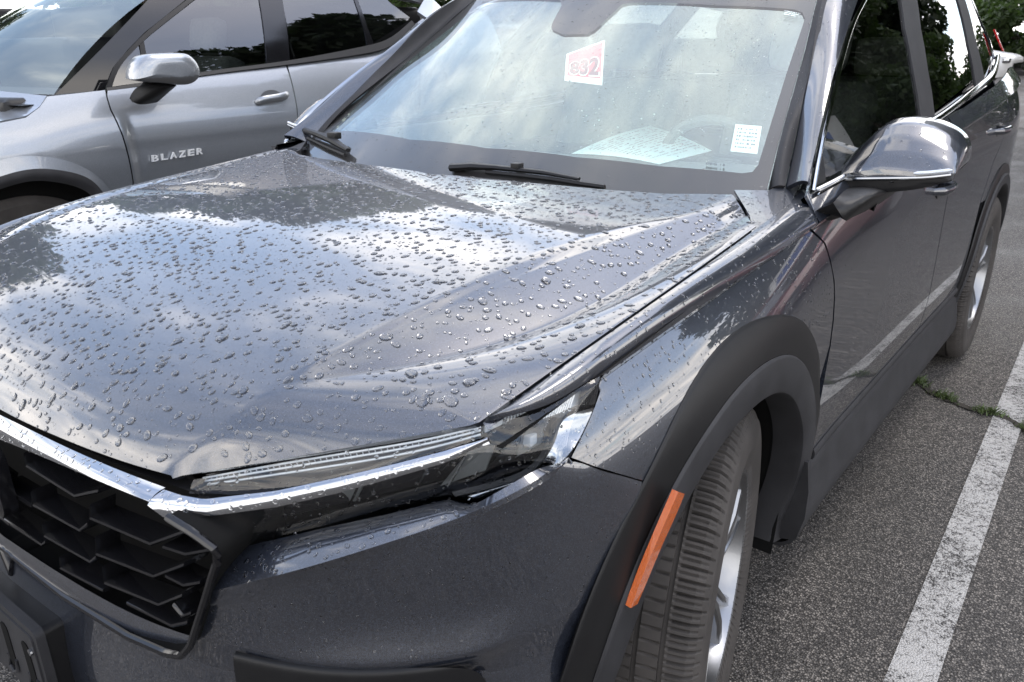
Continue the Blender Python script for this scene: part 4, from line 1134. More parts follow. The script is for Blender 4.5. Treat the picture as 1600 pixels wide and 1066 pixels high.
def wheel(loc, steer, par, name='wheel'):
    w_ = empty(name, loc); w_.parent = par
    w_.location = Vector(loc)
    b = np.array(base_of(w_))
    def at(V): return np.array(V) + b
    o = mk('tyre', at(TV), TF, M['rubber'], w_, True, 20)
    V, F = lathe([(.098, .238), (.1085, .2375), (.1125, .2315), (.110, .2265), (.100, .2225), (.085, .2185), (.02, .205), (-.09, .205), (-.10, .235)], 80)
    mb = MB(); mb.add(at(V), F); mb.build('rim', M['alloy'], w_, sharp=30)
    V, F = lathe([(.030, .02), (.030, .155), (.012, .157), (.012, .02)], 48); mb = MB(); mb.add(at(V), F); mb.build('brake_disc', M['disc'], w_, sharp=30)
    V, F = lathe([(-.02, .0), (-.02, .20)], 40); mb = MB(); mb.add(at(V), F); mb.build('wheel_back', M['void'], w_)
    V, F = lathe([(.090, .0), (.090, .024), (.086, .030), (.080, .034), (.070, .062), (.03, .066)], 40); mb = MB(); mb.add(at(V), F); hub = mb.build('hub', M['alloy'], w_, sharp=30)
    V, F = lathe([(.0925, .0), (.0922, .018), (.0905, .0235)], 30); mb = MB(); mb.add(at(V), F); mb.build('hub_cap', M['alloy_dark'], hub)
    for i in range(5):
        a = 2 * math.pi * (i + .2) / 5
        rad = np.array([0, math.cos(a), math.sin(a)]); tan = np.array([0, -math.sin(a), math.cos(a)]); ax = np.array([1., 0, 0])
        for s in (-1, 1):
            # each spoke: machined face, chamfer, painted flank
            st = [(.045, .003, .026, .080), (.10, .006, .026, .093), (.16, .017, .036, .100), (.222, .034, .060, .101)]
            G1 = []
            for (r, t0, t1, x) in st:
                G1.append([rad * r + tan * s * (t0 - .004) + ax * (x - .040), rad * r + tan * s * t0 + ax * (x - .004), rad * r + tan * s * (t0 + .003) + ax * x, rad * r + tan * s * (t1 - .004) + ax * (x - .002), rad * r + tan * s * t1 + ax * (x - .008), rad * r + tan * s * (t1 + .004) + ax * (x - .042)])
            Gs_ = np.array(G1); nv, nu = Gs_.shape[:2]
            mb = MB(); mb.add(at(Gs_.reshape(-1, 3)), grid_faces(nv, nu)); mb.build('spoke', M['alloy'], w_, sharp=25)
        # web between the two legs of the Y
        V = [rad * .05 + ax * .070 + tan * -.004, rad * .05 + ax * .070 + tan * .004, rad * .16 + ax * .078 + tan * .018, rad * .215 + ax * .075 + tan * .034, rad * .215 + ax * .075 - tan * .034, rad * .16 + ax * .078 - tan * .018]
        mb = MB(); mb.add(at(V), [(0, 1, 2, 3, 4, 5)]); mb.build('spoke_web', M['alloy_dark'], w_, smooth=False)
        V, F = lathe([(.074, .0), (.078, .006), (.066, .008)], 8); q = rad * .042 * 1.25
        rad2 = np.array([0, math.cos(a + .63), math.sin(a + .63)])
        mb = MB(); mb.add(at(V) + rad2 * .05, F); mb.build('lug_nut', M['chrome'], w_)
    w_.rotation_euler = (0, 0, R(steer))
    return w_
wheel((.785, 0.0, .370), 13.0, suv)
wheel((.835, 2.70, .370), 0, suv)

# mud flap behind the front wheel
fl_o = [(0.866, 0.4, 0.478), (0.891, 0.4, 0.484), (0.919, 0.4, 0.483), (0.928, 0.405, 0.405), (0.926, 0.41, 0.329), (0.913, 0.415, 0.278), (0.894, 0.415, 0.258), (0.86, 0.415, 0.25), (0.825, 0.415, 0.25), (0.839, 0.41, 0.317), (0.856, 0.405, 0.388), (0.867, 0.4, 0.446)]
p = np.array(fl_o); V = p.tolist() + (p + np.array([0, .012, 0])).tolist(); n = len(p)
mb = MB(); mb.add(V, [tuple(range(n)), tuple(range(2 * n - 1, n - 1, -1))] + [(i, (i + 1) % n, n + (i + 1) % n, n + i) for i in range(n)])
fl = mb.build('mud_flap', M['clad'], suv, sharp=30)
q = np.array((0.877, 0.398, 0.466)); mb = MB(); mb.tube([q + (0, -.004, 0), q + (0, .006, 0)], .008, 10); mb.build('rivet', M['satin'], fl)
# ------------------------------------------------------------------ door mirror
mir = empty('door_mirror', (.90, .70, 1.10)); mir.parent = suv
oc = np.array([.958, 1.137])
outl = [(.836, 1.118), (.846, 1.083), (.866, 1.064), (.92, 1.066), (.99, 1.078), (1.050, 1.096), (1.074, 1.118), (1.080, 1.146), (1.066, 1.180), (1.035, 1.203), (.994, 1.216), (.940, 1.2185), (.905, 1.205), (.872, 1.170), (.848, 1.140)]
base_n = 9
oq = resample(outl + [outl[0]], 73)[:-1]
secs = [(.596, .20, .05), (.5965, .20, .60), (.598, .20, .93), (.604, .23, .985), (.625, .45, 1.0), (.66, .72, 1.0), (.70, .93, 1.0), (.745, 1.0, 1.0), (.80, 1.0, .985)]
Gm = []; bc = np.array([.965, 1.096])
for y, ftop, s in secs:
    k = oq.copy(); hi_ = k[:, 1] > 1.10; k[hi_, 1] = 1.10 + (k[hi_, 1] - 1.10) * ftop
    inner = k[:, 0] < .93; k[inner, 0] += (1 - ftop) * .020
    k = bc + (k - bc) * s; Gm.append(np.column_stack([k[:, 0], np.full(len(k), y) + (.05 * np.clip(k[:, 0] - .98, 0, 1)) + .25 * np.clip(.88 - k[:, 0], 0, 1), k[:, 1]]))
Gm = np.array(Gm)
Gm = np.array([lerp(Gm[min(int(t), 7)], Gm[min(int(t), 7) + 1], t - min(int(t), 7)) for t in np.linspace(0, 8, 33)])
Gm = np.concatenate([Gm, Gm[:, :1]], 1)
zsplit = lambda x: 1.094 + .10 * (x - .86) if x < 1.03 else 1.111 + .2 * (x - 1.03)
nv, nu = Gm.shape[:2]
F_all = grid_faces(nv, nu)
Vf = Gm.reshape(-1, 3)
up_f = []; dn_f = []
for f in F_all:
    c = Vf[list(f)].mean(0)
    (up_f if c[2] > zsplit(c[0]) else dn_f).append(f)
cap0 = (Vf[:nu].mean(0)).tolist()
for nm, fs, m_ in (('mirror_cap', up_f, M['paint']), ('mirror_base', dn_f, M['satin'])):
    mb = MB(); mb.add(Vf.tolist(), fs); 
    bm_o = mb.build(nm, m_, mir, sharp=28)
mb = MB(); back = Gm[-1][:-1] * np.array([1, 1, 1]); back = np.column_stack([oc[0] + (back[:, 0] - oc[0]) * .96, np.full(len(back), .797), oc[1] + (back[:, 2] - oc[1]) * .95]); mb.add(back.tolist(), [tuple(range(len(back)))]); mb.build('mirror_glass', M['mirror'], mir)
# indicator strip along the split
st = []
for i in range(34):
    t = i / 33; x = lerp(.868, 1.076, t); z = zsplit(x)
    # front surface of the shell at that height
    best = min((v for v in Vf if abs(v[2] - z) < .010 and abs(v[0] - x) < .012), key=lambda v: v[1], default=None)
    if best is not None: st.append((x, best[1] - .002, z))
if len(st) > 6:
    stp = resample(st[::4] + [st[-1]], 30)
    mb = MB(); mb.tube(stp, .0042, 8); mb.build('indicator_strip', M['reflector'], mir)
    k = stp[19:]; mb = MB(); mb.tube(k + np.array([.001, -.001, .010]), [.002] + [.0045] * (len(k) - 2) + [.002], 8); mb.build('indicator_lens', M['lamp_white'], mir)
# foot on the door
ft = [[(0.905, 0.39, 1.078), (0.885, 0.54, 1.079), (0.88, 0.686, 1.076)], [(0.92, 0.424, 1.042), (0.945, 0.472, 1.079), (0.95, 0.596, 1.079)], [(0.915, 0.479, 1.03), (0.935, 0.615, 1.038), (0.94, 0.775, 1.046)]]
ftG = loft(ft, 10, 8)
skin('mirror_foot', ftG, M['satin'], mir, (1, -.5, .5), flange=.05)
# sail panel at the window's front corner
sp = [(0.4352, 1.102), (0.5083, 1.162), (0.5077, 1.129), (0.5036, 1.101)]
field('sail_panel', sp, glass_x, 0, M['satin'], suv, step=.02, flange=.01, shift=.005)

# ------------------------------------------------------------------ wipers
def on_ws(p, up=.012): return (p[0], p[1], ws_z(p[0], p[1]) + up)
wa = [on_ws(p, u) for p, u in (((-0.0054, 0.2671), .010), ((0.0613, 0.2709), .016), ((0.1281, 0.2768), .016), ((0.2637, 0.2888), .014), ((0.3592, 0.2943), .012))]
wp = empty('wiper', wa[0]); wp.parent = suv
mb = MB(); mb.tube(wa, [.011, .010, .007, .006, .004], 8, sx=1.6); mb.build('wiper_arm', M['satin'], wp)
wb = [on_ws(p, .006) for p in ((0.1027, 0.2706), (0.1968, 0.2767), (0.2856, 0.2837), (0.371, 0.2897), (0.427, 0.2961))]
mb = MB(); mb.tube(wb, .006, 6); mb.build('wiper_blade', M['satin'], wp)
q = np.array(on_ws((0.1868, 0.2852), .018)); mb = MB(); mb.box(q - (.012, .012, .008), q + (.012, .012, .010), .003); mb.build('wiper_joint', M['satin'], wp)
wa = [on_ws(p, u) for p, u in (((-0.8094, 0.4587), .03), ((-0.6745, 0.4034), .03), ((-0.5679, 0.3622), .028), ((-0.4437, 0.313), .022))]
wp = empty('wiper', wa[0]); wp.parent = suv
mb = MB(); mb.tube(wa, [.008, .010, .011, .006], 8, sx=1.3); mb.build('wiper_arm', M['satin'], wp)
wb = [on_ws(p, .012) for p in ((-0.7706, 0.4369), (-0.5971, 0.3615), (-0.4532, 0.3088))]
mb = MB(); mb.tube(wb, .006, 6); mb.build('wiper_blade', M['satin'], wp)
q = np.array(on_ws((-0.5642, 0.3697), .036)); mb = MB(); mb.box(q - (.018, .014, .010), q + (.018, .014, .010), .004); mb.build('wiper_joint', M['satin'], wp)
# cowl end cap on the far side
ce = [(-.74, .30, 1.062), (-.70, .345, 1.085), (-.77, .43, 1.10), (-.80, .36, 1.075)]
p = np.array(ce); mb = MB(); mb.add(p.tolist() + (p - (0, 0, .03)).tolist(), [(0, 1, 2, 3), (7, 6, 5, 4), (0, 4, 5, 1), (1, 5, 6, 2), (2, 6, 7, 3), (3, 7, 4, 0)]); mb.build('cowl_cap', M['clad'], suv, smooth=False)

# ------------------------------------------------------------------ cabin
cab = empty('cabin', (0, 1.0, .5)); cab.parent = suv
dash = loft([[(-.72, .46, 1.045), (0, .36, 1.050), (.72, .46, 1.045)], [(-.74, .70, 1.055), (0, .66, 1.062), (.74, .70, 1.062)], [(-.74, .95, 1.035), (0, .93, 1.03), (.74, .95, 1.05)], [(-.74, 1.02, .88), (0, 1.0, .86), (.74, 1.02, .88)]], 24, 14)
skin('dashboard', dash, M['cabin'], cab, (0, 0, 1), flange=0)
def seat(x, cab):
    mb = MB()
    rt = Matrix.Rotation(R(-20), 3, 'X')
    mb.box((x - .26, 1.62, .62), (x + .26, 1.78, 1.25), .06, rt)
    mb.box((x - .27, 1.15, .52), (x + .27, 1.68, .68), .06)
    s_ = mb.build('seat', M['seat'], cab, sharp=60)
    mb = MB(); mb.box((x - .14, 1.76, 1.27), (x + .14, 1.87, 1.45), .05, rt); mb.build('headrest', M['cabin_pale'], s_, sharp=60)
seat(.37, cab); seat(-.37, cab)
mb = MB(); mb.box((-.66, 2.55, .6), (.66, 2.72, 1.22), .06, Matrix.Rotation(R(-15), 3, 'X')); mb.build('rear_bench', M['seat'], cab, sharp=60)
for x in (-.42, .42):
    mb = MB(); mb.box((x - .13, 2.66, 1.22), (x + .13, 2.76, 1.38), .04); mb.build('headrest', M['cabin_pale'], cab, sharp=60)
for x_ in (-.80, .78):
    mb = MB(); mb.box((x_, .62, .6), (x_ + .02, 2.6, 1.105), .008); mb.build('door_card', M['cabin'], cab, sharp=60)
c0 = np.array([.37, 1.06, 1.0]); ring = []
for a in np.linspace(0, 2 * math.pi, 40): ring.append(c0 + np.array([.185 * math.cos(a), -.10 * math.sin(a) * .55, .185 * math.sin(a) * .9]))
mb = MB(); mb.tube(ring, .016, 8, caps=False); stw = mb.build('steering_wheel', M['cabin'], cab)
mb = MB(); mb.box(c0 - (.07, .02, .05), c0 + (.07, .03, .05), .02); mb.box(c0 - (.18, .005, .012), c0 + (.18, .012, .012)); mb.build('wheel_hub', M['cabin'], stw)
skin('headliner', loft([[(-.58, 1.16, 1.52), (0, 1.09, 1.57), (.58, 1.16, 1.50)], [(-.62, 2.2, 1.57), (0, 2.2, 1.62), (.62, 2.2, 1.57)], [(-.58, 3.2, 1.52), (0, 3.25, 1.56), (.58, 3.2, 1.52)]], 12, 12), M['cabin_pale'], cab, (0, 0, -1), flange=0)

# things lying in the windshield
def flat(name, pts, m, thick, label=None, cat=None, parent=None, curl=None):
    A, B, C, D = [np.array(p, float) for p in pts]
    n = 14; G1 = np.zeros((n, n, 3))
    for i, u in enumerate(np.linspace(0, 1, n)):
        for j, v in enumerate(np.linspace(0, 1, n)):
            G1[i, j] = (A * (1 - u) + B * u) * (1 - v) + (D * (1 - u) + C * u) * v
            if curl is not None: G1[i, j, 2] += curl(u, v)
    Nn = np.cross(B - A, D - A); Nn /= np.linalg.norm(Nn)
    if Nn[2] < 0: Nn = -Nn
    V = G1.reshape(-1, 3).tolist() + (G1 - Nn * thick).reshape(-1, 3).tolist(); F = grid_faces(n, n) + grid_faces(n, n, n * n, True)
    for e in ([(0, j) for j in range(n)], [(n - 1, j) for j in range(n)], [(i, 0) for i in range(n)], [(i, n - 1) for i in range(n)]):
        for (a, b), (c, d) in zip(e[:-1], e[1:]): F.append((a * n + b, c * n + d, n * n + c * n + d, n * n + a * n + b))
    mb = MB(); mb.add(V, F); o = mb.build(name, m, parent, sharp=50)
    if label: tag(o, label, cat)
    return o, (A, B, C, D)
def strokes(name, quad, rows, m, parent, lift, w=.45, curl=None, seed=0, marg=.08):
    """rows of short printed or written marks on a sheet"""
    A, B, C, D = quad; rr = random.Random(seed); mb = MB(); up = np.cross(B - A, D - A); up /= np.linalg.norm(up)
    if up[2] < 0: up = -up
    for r in range(rows):
        v = marg + (1 - 2 * marg) * (r + .5) / rows; u = marg + .02
        while u < 1 - marg - .03:
            L_ = rr.uniform(.02, .09); h = w / rows * rr.uniform(.5, 1.0) / 2
            if rr.random() < .8:
                q = []
                for du, dv_ in ((0, -h), (L_, -h), (L_, h), (0, h)):
                    uu, vv_ = u + du, v + dv_
                    pnt = (A * (1 - uu) + B * uu) * (1 - vv_) + (D * (1 - uu) + C * uu) * vv_ + up * lift
                    if curl is not None: pnt[2] += curl(uu, vv_)
                    q.append(pnt)
                mb.add(q, [(0, 1, 2, 3)])
            u += L_ + rr.uniform(.008, .04)
    return mb.build(name, m, parent, smooth=False)
cu = lambda u, v: .014 * math.sin(u * 2.6) * (1 - v) + .008 * math.sin(v * 3)
pp, qd = flat('paper_sheet', [(0.025, 0.775, 1.073), (-0.078, 1.47, 1.08), (0.367, 1.016, 1.076), (0.346, 0.719, 1.072)], M['paper_blue'], .0008, 'pale printed sheet of paper lying on the dashboard behind the windshield', 'paper', None, cu)
strokes('print', qd, 16, M['cabin_pale'], pp, .0015, .35, cu, 3)
def wpt(p, off=-.012): return np.array((p[0], p[1], ws_z(p[0], p[1]) + off))
sk, qd = flat('window_sticker', [wpt((0.6097, 0.5796)), wpt((0.6677, 0.5937)), wpt((0.6923, 0.515)), wpt((0.6343, 0.5012))], M['paper'], .0006, 'white handwritten sticker in the lower driver side corner of the windshield', 'sticker')
strokes('handwriting', qd, 6, M['ink'], sk, .001, .42, None, 5, .10)
cdv, qd = flat('number_card', [wpt((0.0193, 0.7516), -.020), wpt((0.1077, 0.8142), -.020), wpt((0.2092, 0.6366), -.020), wpt((0.0851, 0.6433), -.020)], M['card_edge'], .0008, 'red and white card numbered 832 hanging inside the windshield', 'card')
A, B, C, D = qd
lrp = lambda u, v: (A * (1 - u) + B * u) * (1 - v) + (D * (1 - u) + C * u) * v
upn = np.cross(B - A, D - A); upn /= np.linalg.norm(upn); upn = upn if upn[2] > 0 else -upn
flat('card_field', [lrp(.07, .07) + upn * .0016, lrp(.95, .05) + upn * .0016, lrp(.95, .86) + upn * .0016, lrp(.07, .82) + upn * .0016], M['card_red'], .0008, parent=cdv)
def text_mesh(name, s, quad, m, parent, lift, outline=0.0, extr=0.0, space=1.0):
    """lettering stretched into a quad: A top left, B top right, C bottom right, D bottom left"""
    cu_ = bpy.data.curves.new('lettering', 'FONT'); cu_.body = s; cu_.size = 1; cu_.offset = outline; cu_.space_character = space; cu_.resolution_u = 3
    ob = bpy.data.objects.new('lettering', cu_); COL.objects.link(ob)
    dg_ = bpy.context.evaluated_depsgraph_get(); me = bpy.data.meshes.new_from_object(ob.evaluated_get(dg_))
    v = np.array([tuple(q.co) for q in me.vertices]); f = [tuple(p.vertices) for p in me.polygons]
    bpy.data.objects.remove(ob); bpy.data.curves.remove(cu_); bpy.data.meshes.remove(me)
    lo, hi = v.min(0), v.max(0); uv = (v[:, :2] - lo[:2]) / (hi[:2] - lo[:2])
    A, B, C, D = [np.array(q, float) for q in quad]
    up = np.cross(B - A, D - A); up /= np.linalg.norm(up); up = up * (1 if lift > 0 else -1) if up[2] > 0 else -up
    Pn = [((A * (1 - a) + B * a) * b + (D * (1 - a) + C * a) * (1 - b)) + up * abs(lift) for a, b in uv]
    return mk(name, Pn, f, m, parent, False)
nq = [lrp(.13, .42), lrp(.90, .38), lrp(.90, .83), lrp(.13, .79)]
text_mesh('numerals_halo', '832', [lrp(.10, .39), lrp(.93, .35), lrp(.93, .86), lrp(.10, .82)], M['card_edge'], cdv, .0030, .05)
text_mesh('numerals', '832', nq, M['card_num'], cdv, .0042, .03)
# maker's marks printed on the glass
for (x0, y0, x1, y1) in ((0, 0, 0, 0),):
    pass
gm = [wpt((0.5598, 0.9705), .001), wpt((0.6066, 0.9693), .001), wpt((0.6098, 0.9492), .001), wpt((0.5664, 0.9509), .001)]
strokes('glass_mark', [np.array(q) for q in gm], 3, M['paper_blue'], wind, .0005, .5, None, 9, .02)
vn = [wpt((0.5977, 0.442), -.002), wpt((0.6423, 0.4524), -.002), wpt((0.6458, 0.4421), -.002), wpt((0.6014, 0.4316), -.002)]
strokes('serial_plate', [np.array(q) for q in vn], 1, M['ink'], wind, .0005, .7, None, 11, .02)

# ------------------------------------------------------------------ the far side of the dark car
def keep(o): return o.name.split('.')[0]
for o in [q for q in suv.children if q.type == 'MESH']:
    if keep(o) in ('fender', 'arch_cladding', 'arch_lip', 'wheel_well', 'side_marker', 'bumper', 'lower_bumper', 'bumper_ledge', 'headlamp', 'chrome_bar', 'chrome_wing', 'hood_seal', 'pillar_trim', 'windshield_pillar', 'front_window', 'door_pillar', 'rear_window', 'rear_door_frame', 'quarter_window', 'window_trim', 'belt_trim', 'front_door', 'rear_door', 'quarter_panel', 'sill_cladding', 'door_cladding', 'tail_lamp', 'rear_pillar', 'hood_gutter', 'joint_backing', 'intake_trim'):
        c = mirror_x(o)
        if keep(o) == 'headlamp':
            for k_ in o.children: mirror_x(k_, c)
for o in [q for q in grille.children]:
    if keep(o) in ('mesh_backing', 'grille_surround', 'grille_duct'):
        me = o.data.copy(); me.transform(Matrix.Diagonal((-1, 1, 1, 1))); me.flip_normals()
        c = bpy.data.objects.new(keep(o), me); COL.objects.link(c); c.parent = grille
rm = empty('door_mirror', (-.90, .70, 1.10)); rm.parent = suv
for o in list(mir.children):
    c = mirror_x(o, rm)
for yy in (0.0, 2.70):
    src = [q for q in suv.children if q.name.startswith('wheel') and q.type == 'EMPTY'][0 if yy == 0 else 1]
    w2 = empty('wheel', (-.80, yy, .37)); w2.parent = suv; w2.rotation_euler = (0, 0, R(8 if yy == 0 else 0))
    for ch in src.children:
        c = mirror_x(ch, w2)

# ------------------------------------------------------------------ the silver crossover alongside
sil = empty('crossover_car', (-3.05, .10, 0), 'silver crossover with BLAZER on its door, parked beside the dark car', 'car')
def s3(p, o=0.0): return (silver_x(p[0], p[1]) + o, p[0], p[1])
def sg3(p, o=0.0): return (silver_glass_x(p[0], p[1]) + o, p[0], p[1])
bf = [(-0.3662, 1.012), (-0.2103, 1.082), (0.0615, 1.125), (0.1598, 1.136), (0.2282, 1.17), (0.2756, 1.208), (0.3966, 1.213), (0.5189, 1.219), (0.5111, 1.191), (0.505, 1.14), (0.5187, 1.037), (0.5248, 0.9417), (0.5257, 0.8394), (0.5024, 0.7096), (0.4467, 0.7476), (0.4056, 0.835), (0.3089, 0.9317), (0.1585, 0.9889), (0.0125, 0.9918), (-0.1279, 0.95), (-0.2481, 0.8685), (-0.3357, 0.7365), (-0.4416, 0.7814)]
field('fender', bf, silver_x, 0, M['silver'], sil, step=.03)
fd2 = [(0.5285, 1.216), (0.7498, 1.236), (1.005, 1.255), (1.244, 1.275), (1.511, 1.29), (1.503, 1.247), (1.479, 1.132), (1.448, 0.95), (1.421, 0.6884), (1.35, 0.242), (0.8517, 0.1899), (0.518, 0.4077), (0.514, 0.7076), (0.5311, 0.8358), (0.5311, 0.9437), (0.5251, 1.039), (0.5115, 1.142), (0.5165, 1.191)]
sd1 = field('front_door', fd2, silver_x, 0, M['silver'], sil, step=.04)
rd2 = [(1.523, 1.29), (1.8, 1.311), (2.132, 1.333), (2.314, 1.365), (2.608, 1.469), (2.589, 1.409), (2.428, 1.155), (2.269, 0.7958), (2.047, 0.4422), (1.371, 0.2184), (1.429, 0.6872), (1.456, 0.9492), (1.487, 1.132), (1.511, 1.246)]
field('rear_door', rd2, silver_x, 0, M['silver'], sil, step=.05)
qr2 = [(2.618, 1.473), (2.871, 1.549), (3.194, 1.632), (3.521, 1.573), (3.287, 1.155), (3.161, 0.5671), (2.622, 0.5536), (2.28, 0.787), (2.439, 1.155), (2.6, 1.409)]
field('quarter_panel', qr2, silver_x, 0, M['silver'], sil, step=.06)
# cladding round the front wheel, wheel
def s_ring(px, o): return [s3(p, o) for p in px]
r_o = [(-0.3357, 0.7365), (-0.2481, 0.8685), (-0.1279, 0.95), (0.0131, 0.9941), (0.1591, 0.9913), (0.3095, 0.9343), (0.4061, 0.8376), (0.4509, 0.7186)]
r_l = [(-0.2971, 0.7286), (-0.222, 0.8476), (-0.1171, 0.9059), (-0.0016, 0.9357), (0.1112, 0.9478), (0.225, 0.9275), (0.3385, 0.8721), (0.397, 0.7783)]
r_i = [(-0.2675, 0.7225), (-0.2005, 0.8198), (-0.1077, 0.8656), (-0.0113, 0.888), (0.1012, 0.9016), (0.2154, 0.8771), (0.3146, 0.8245), (0.3614, 0.7481)]
skin('arch_cladding', loft([s_ring(r_o, .004), s_ring(r_l, .012)], 40, 5), M['silver'], sil, (1, 0, 0), flange=.008)
skin('arch_lip', loft([s_ring(r_l, .014), [tuple(lerp(np.array(a), np.array(b), .5) + (.006, 0, 0)) for a, b in zip(s_ring(r_l, .014), s_ring(r_i, .012))], s_ring(r_i, .010)], 40, 6), M['clad'], sil, (1, 0, 0), flange=.05)
WY = .10
mb = MB(); V = []
mb.add([(-2.35, WY + .46 * math.cos(R(a)), .45 + .46 * math.sin(R(a))) for a in range(0, 360, 12)], [tuple(range(30))]); mb.build('wheel_well', M['void'], sil)
V, F = lathe([(-.11, .24), (-.125, .30), (-.12, .36), (-.09, .40), (-.04, .405), (.04, .405), (.09, .40), (.118, .37), (.122, .31), (.112, .25)], 72, (-2.30, WY, .425)); wl = empty('wheel', (-2.30, WY, .425)); wl.parent = sil; wl.location = Vector((-2.30, WY, .425)) - sil.location
mb = MB(); mb.add(V, F); mb.build('tyre', M['rubber'], wl)
V, F = lathe([(.10, .255), (.108, .245), (.06, .235), (.05, .06), (.06, .0)], 60, (-2.30, WY, .425)); mb = MB(); mb.add(V, F); mb.build('rim', M['alloy_dark'], wl, sharp=30)
V, F = lathe([(-.11, .24), (-.125, .30), (-.12, .36), (-.09, .40), (.09, .40), (.118, .37), (.122, .31), (.112, .25), (.06, .23), (.05, .0)], 48, (-2.30, WY + 2.86, .405)); mb = MB(); mb.add(V, F); mb.build('rear_wheel', M['rubber'], sil)
# glasshouse
ap = [(0.3159, 1.212), (0.5264, 1.218), (0.5955, 1.304), (0.6979, 1.378), (0.8103, 1.449), (1.094, 1.595), (1.296, 1.696), (1.17, 1.773), (0.9236, 1.605), (0.548, 1.362)]
field('windshield_pillar', ap, silver_glass_x, 0, M['black_gloss'], sil, step=.05, shift=-.002)
fg = [(0.5535, 1.23), (0.6192, 1.306), (0.7155, 1.377), (0.8171, 1.438), (1.119, 1.59), (1.333, 1.698), (1.575, 1.718), (1.517, 1.605), (1.395, 1.3), (1.016, 1.269), (0.7285, 1.242)]
field('front_window', fg, silver_glass_x, 0, M['silver_glass'], sil, step=.07)
bpp = [(1.575, 1.718), (1.728, 1.724), (1.666, 1.609), (1.542, 1.305), (1.395, 1.3), (1.517, 1.605)]
field('door_pillar', bpp, silver_glass_x, 0, M['black_gloss'], sil, step=.05, shift=.006)
rg = [(1.728, 1.724), (2.217, 1.746), (2.178, 1.587), (2.157, 1.465), (2.126, 1.371), (1.589, 1.316), (1.601, 1.417), (1.666, 1.609)]
field('rear_window', rg, silver_glass_x, 0, M['silver_glass'], sil, step=.07)
qg = [(2.243, 1.748), (2.375, 1.753), (2.476, 1.611), (2.584, 1.531), (2.543, 1.505), (2.186, 1.388), (2.187, 1.465), (2.208, 1.587)]
field('quarter_window', qg, silver_glass_x, 0, M['silver_glass'], sil, step=.05)
dpl = [(2.217, 1.746), (2.243, 1.748), (2.208, 1.587), (2.187, 1.465), (2.186, 1.388), (2.126, 1.371), (2.157, 1.465), (2.178, 1.587)]
field('door_frame', dpl, silver_glass_x, 0, M['black_gloss'], sil, step=.05, shift=.005)
bl = [sg3(p, .012) for p in ((0.5304, 1.228), (0.7607, 1.246), (1.019, 1.274), (1.52, 1.309), (2.128, 1.375), (2.319, 1.411), (2.577, 1.513))]
bl2 = [sg3(p, .016) for p in ((0.5254, 1.216), (0.7552, 1.233), (1.011, 1.258), (1.511, 1.29), (2.122, 1.337), (2.319, 1.375), (2.59, 1.49))]
skin('belt_trim', loft([bl, bl2], 40, 4), M['satin'], sil, (1, 0, 0), flange=.02)
wf = [sg3(p, .008) for p in ((0.5301, 1.221), (0.5966, 1.306), (0.6991, 1.38), (0.8103, 1.449), (1.094, 1.595), (1.3, 1.702))]
wf2 = [sg3(p, .008) for p in ((0.5542, 1.224), (0.6209, 1.303), (0.716, 1.372), (0.8175, 1.433), (1.112, 1.584), (1.321, 1.691))]
skin('window_frame', loft([wf, wf2], 30, 4), M['satin'], sil, (1, 0, 0), flange=.015)
dv1 = [sg3(p, .006) for p in ((0.7603, 1.409), (0.7388, 1.323), (0.7166, 1.243))]; dv2 = [sg3(p, .006) for p in ((0.7892, 1.425), (0.7634, 1.33), (0.7385, 1.245))]
skin('window_divider', loft([dv1, dv2], 10, 3), M['satin'], sil, (1, 0, 0), flange=.01)
# windshield, hood, roof
wb0 = np.array((-2.24, 0.333, 1.21)); wt0 = np.array((-2.42, 0.949, 1.615))
wm = lambda p: np.array([-6.10 - p[0], p[1], p[2]])
bot = [wb0, np.array([-3.05, wb0[1] - .22, wb0[2] + .01]), wm(wb0)]; topl = [wt0, np.array([-3.05, wt0[1] - .14, wt0[2] + .03]), wm(wt0)]
wsg = loft([bot, topl], 20, 10, bulge=(0, -.02, .02))
swd = skin('windshield', wsg, M['inner_glass'], sil, (0, -1, 1), flange=0)
fr2 = loft([bot, [lerp(a, b, .07) for a, b in zip(bot, topl)]], 20, 3) + np.array([0, .004, -.006])
skin('frit', fr2, M['frit'], swd, (0, -1, 1), flange=0)
hc = [(-2.22, -0.351, 1.01), (-2.17, -0.19, 1.088), (-2.165, -0.038, 1.113), (-2.165, 0.078, 1.129), (-2.17, 0.177, 1.138), (-2.2, 0.25, 1.169), (-2.24, 0.304, 1.207)]
hm = [np.array([-3.05, q[1] - .14, q[2] + .035]) for i, q in enumerate(hc)]
hm2 = [np.array([-6.10 - q[0], q[1], q[2]]) for q in hc]
hq = [lerp(np.array(a), b, .35) + np.array([0, 0, .022]) for a, b in zip(hc, hm)]; hq2 = [np.array([-6.10 - q[0], q[1], q[2]]) for q in hq]
skin('hood', loft([poly(hc, 30), poly(hm, 30), poly(hm2, 30)], raw=True, nv=30), M['silver'], sil, (0, 0, 1), flange=.012)
cw2 = loft([[q + np.array([0, -.13, -.035]) for q in bot], [q + np.array([0, .05, -.03]) for q in bot]], 16, 3)
skin('cowl', cw2, M['satin'], sil, (0, 0, 1), flange=0)
rt0 = np.array(sg3((1.3, 1.702))); rt1 = np.array(sg3((2.246, 1.751)))
rfl = [[wt0 + (0, .02, .004), rt0 + (-.02, 0, .02), rt1 + (-.02, 0, .02), np.array([-2.45, 2.9, 1.62])]]
rmid = [np.array([-3.05, q[1] - .05, q[2] + .075]) for q in rfl[0]]; rfar = [np.array([-6.10 - q[0], q[1], q[2]]) for q in rfl[0]]
skin('roof', loft([poly(rfl[0], 20), poly(rmid, 20), poly(rfar, 20)], raw=True, nv=20), M['silver'], sil, (0, 0, 1), flange=.02)
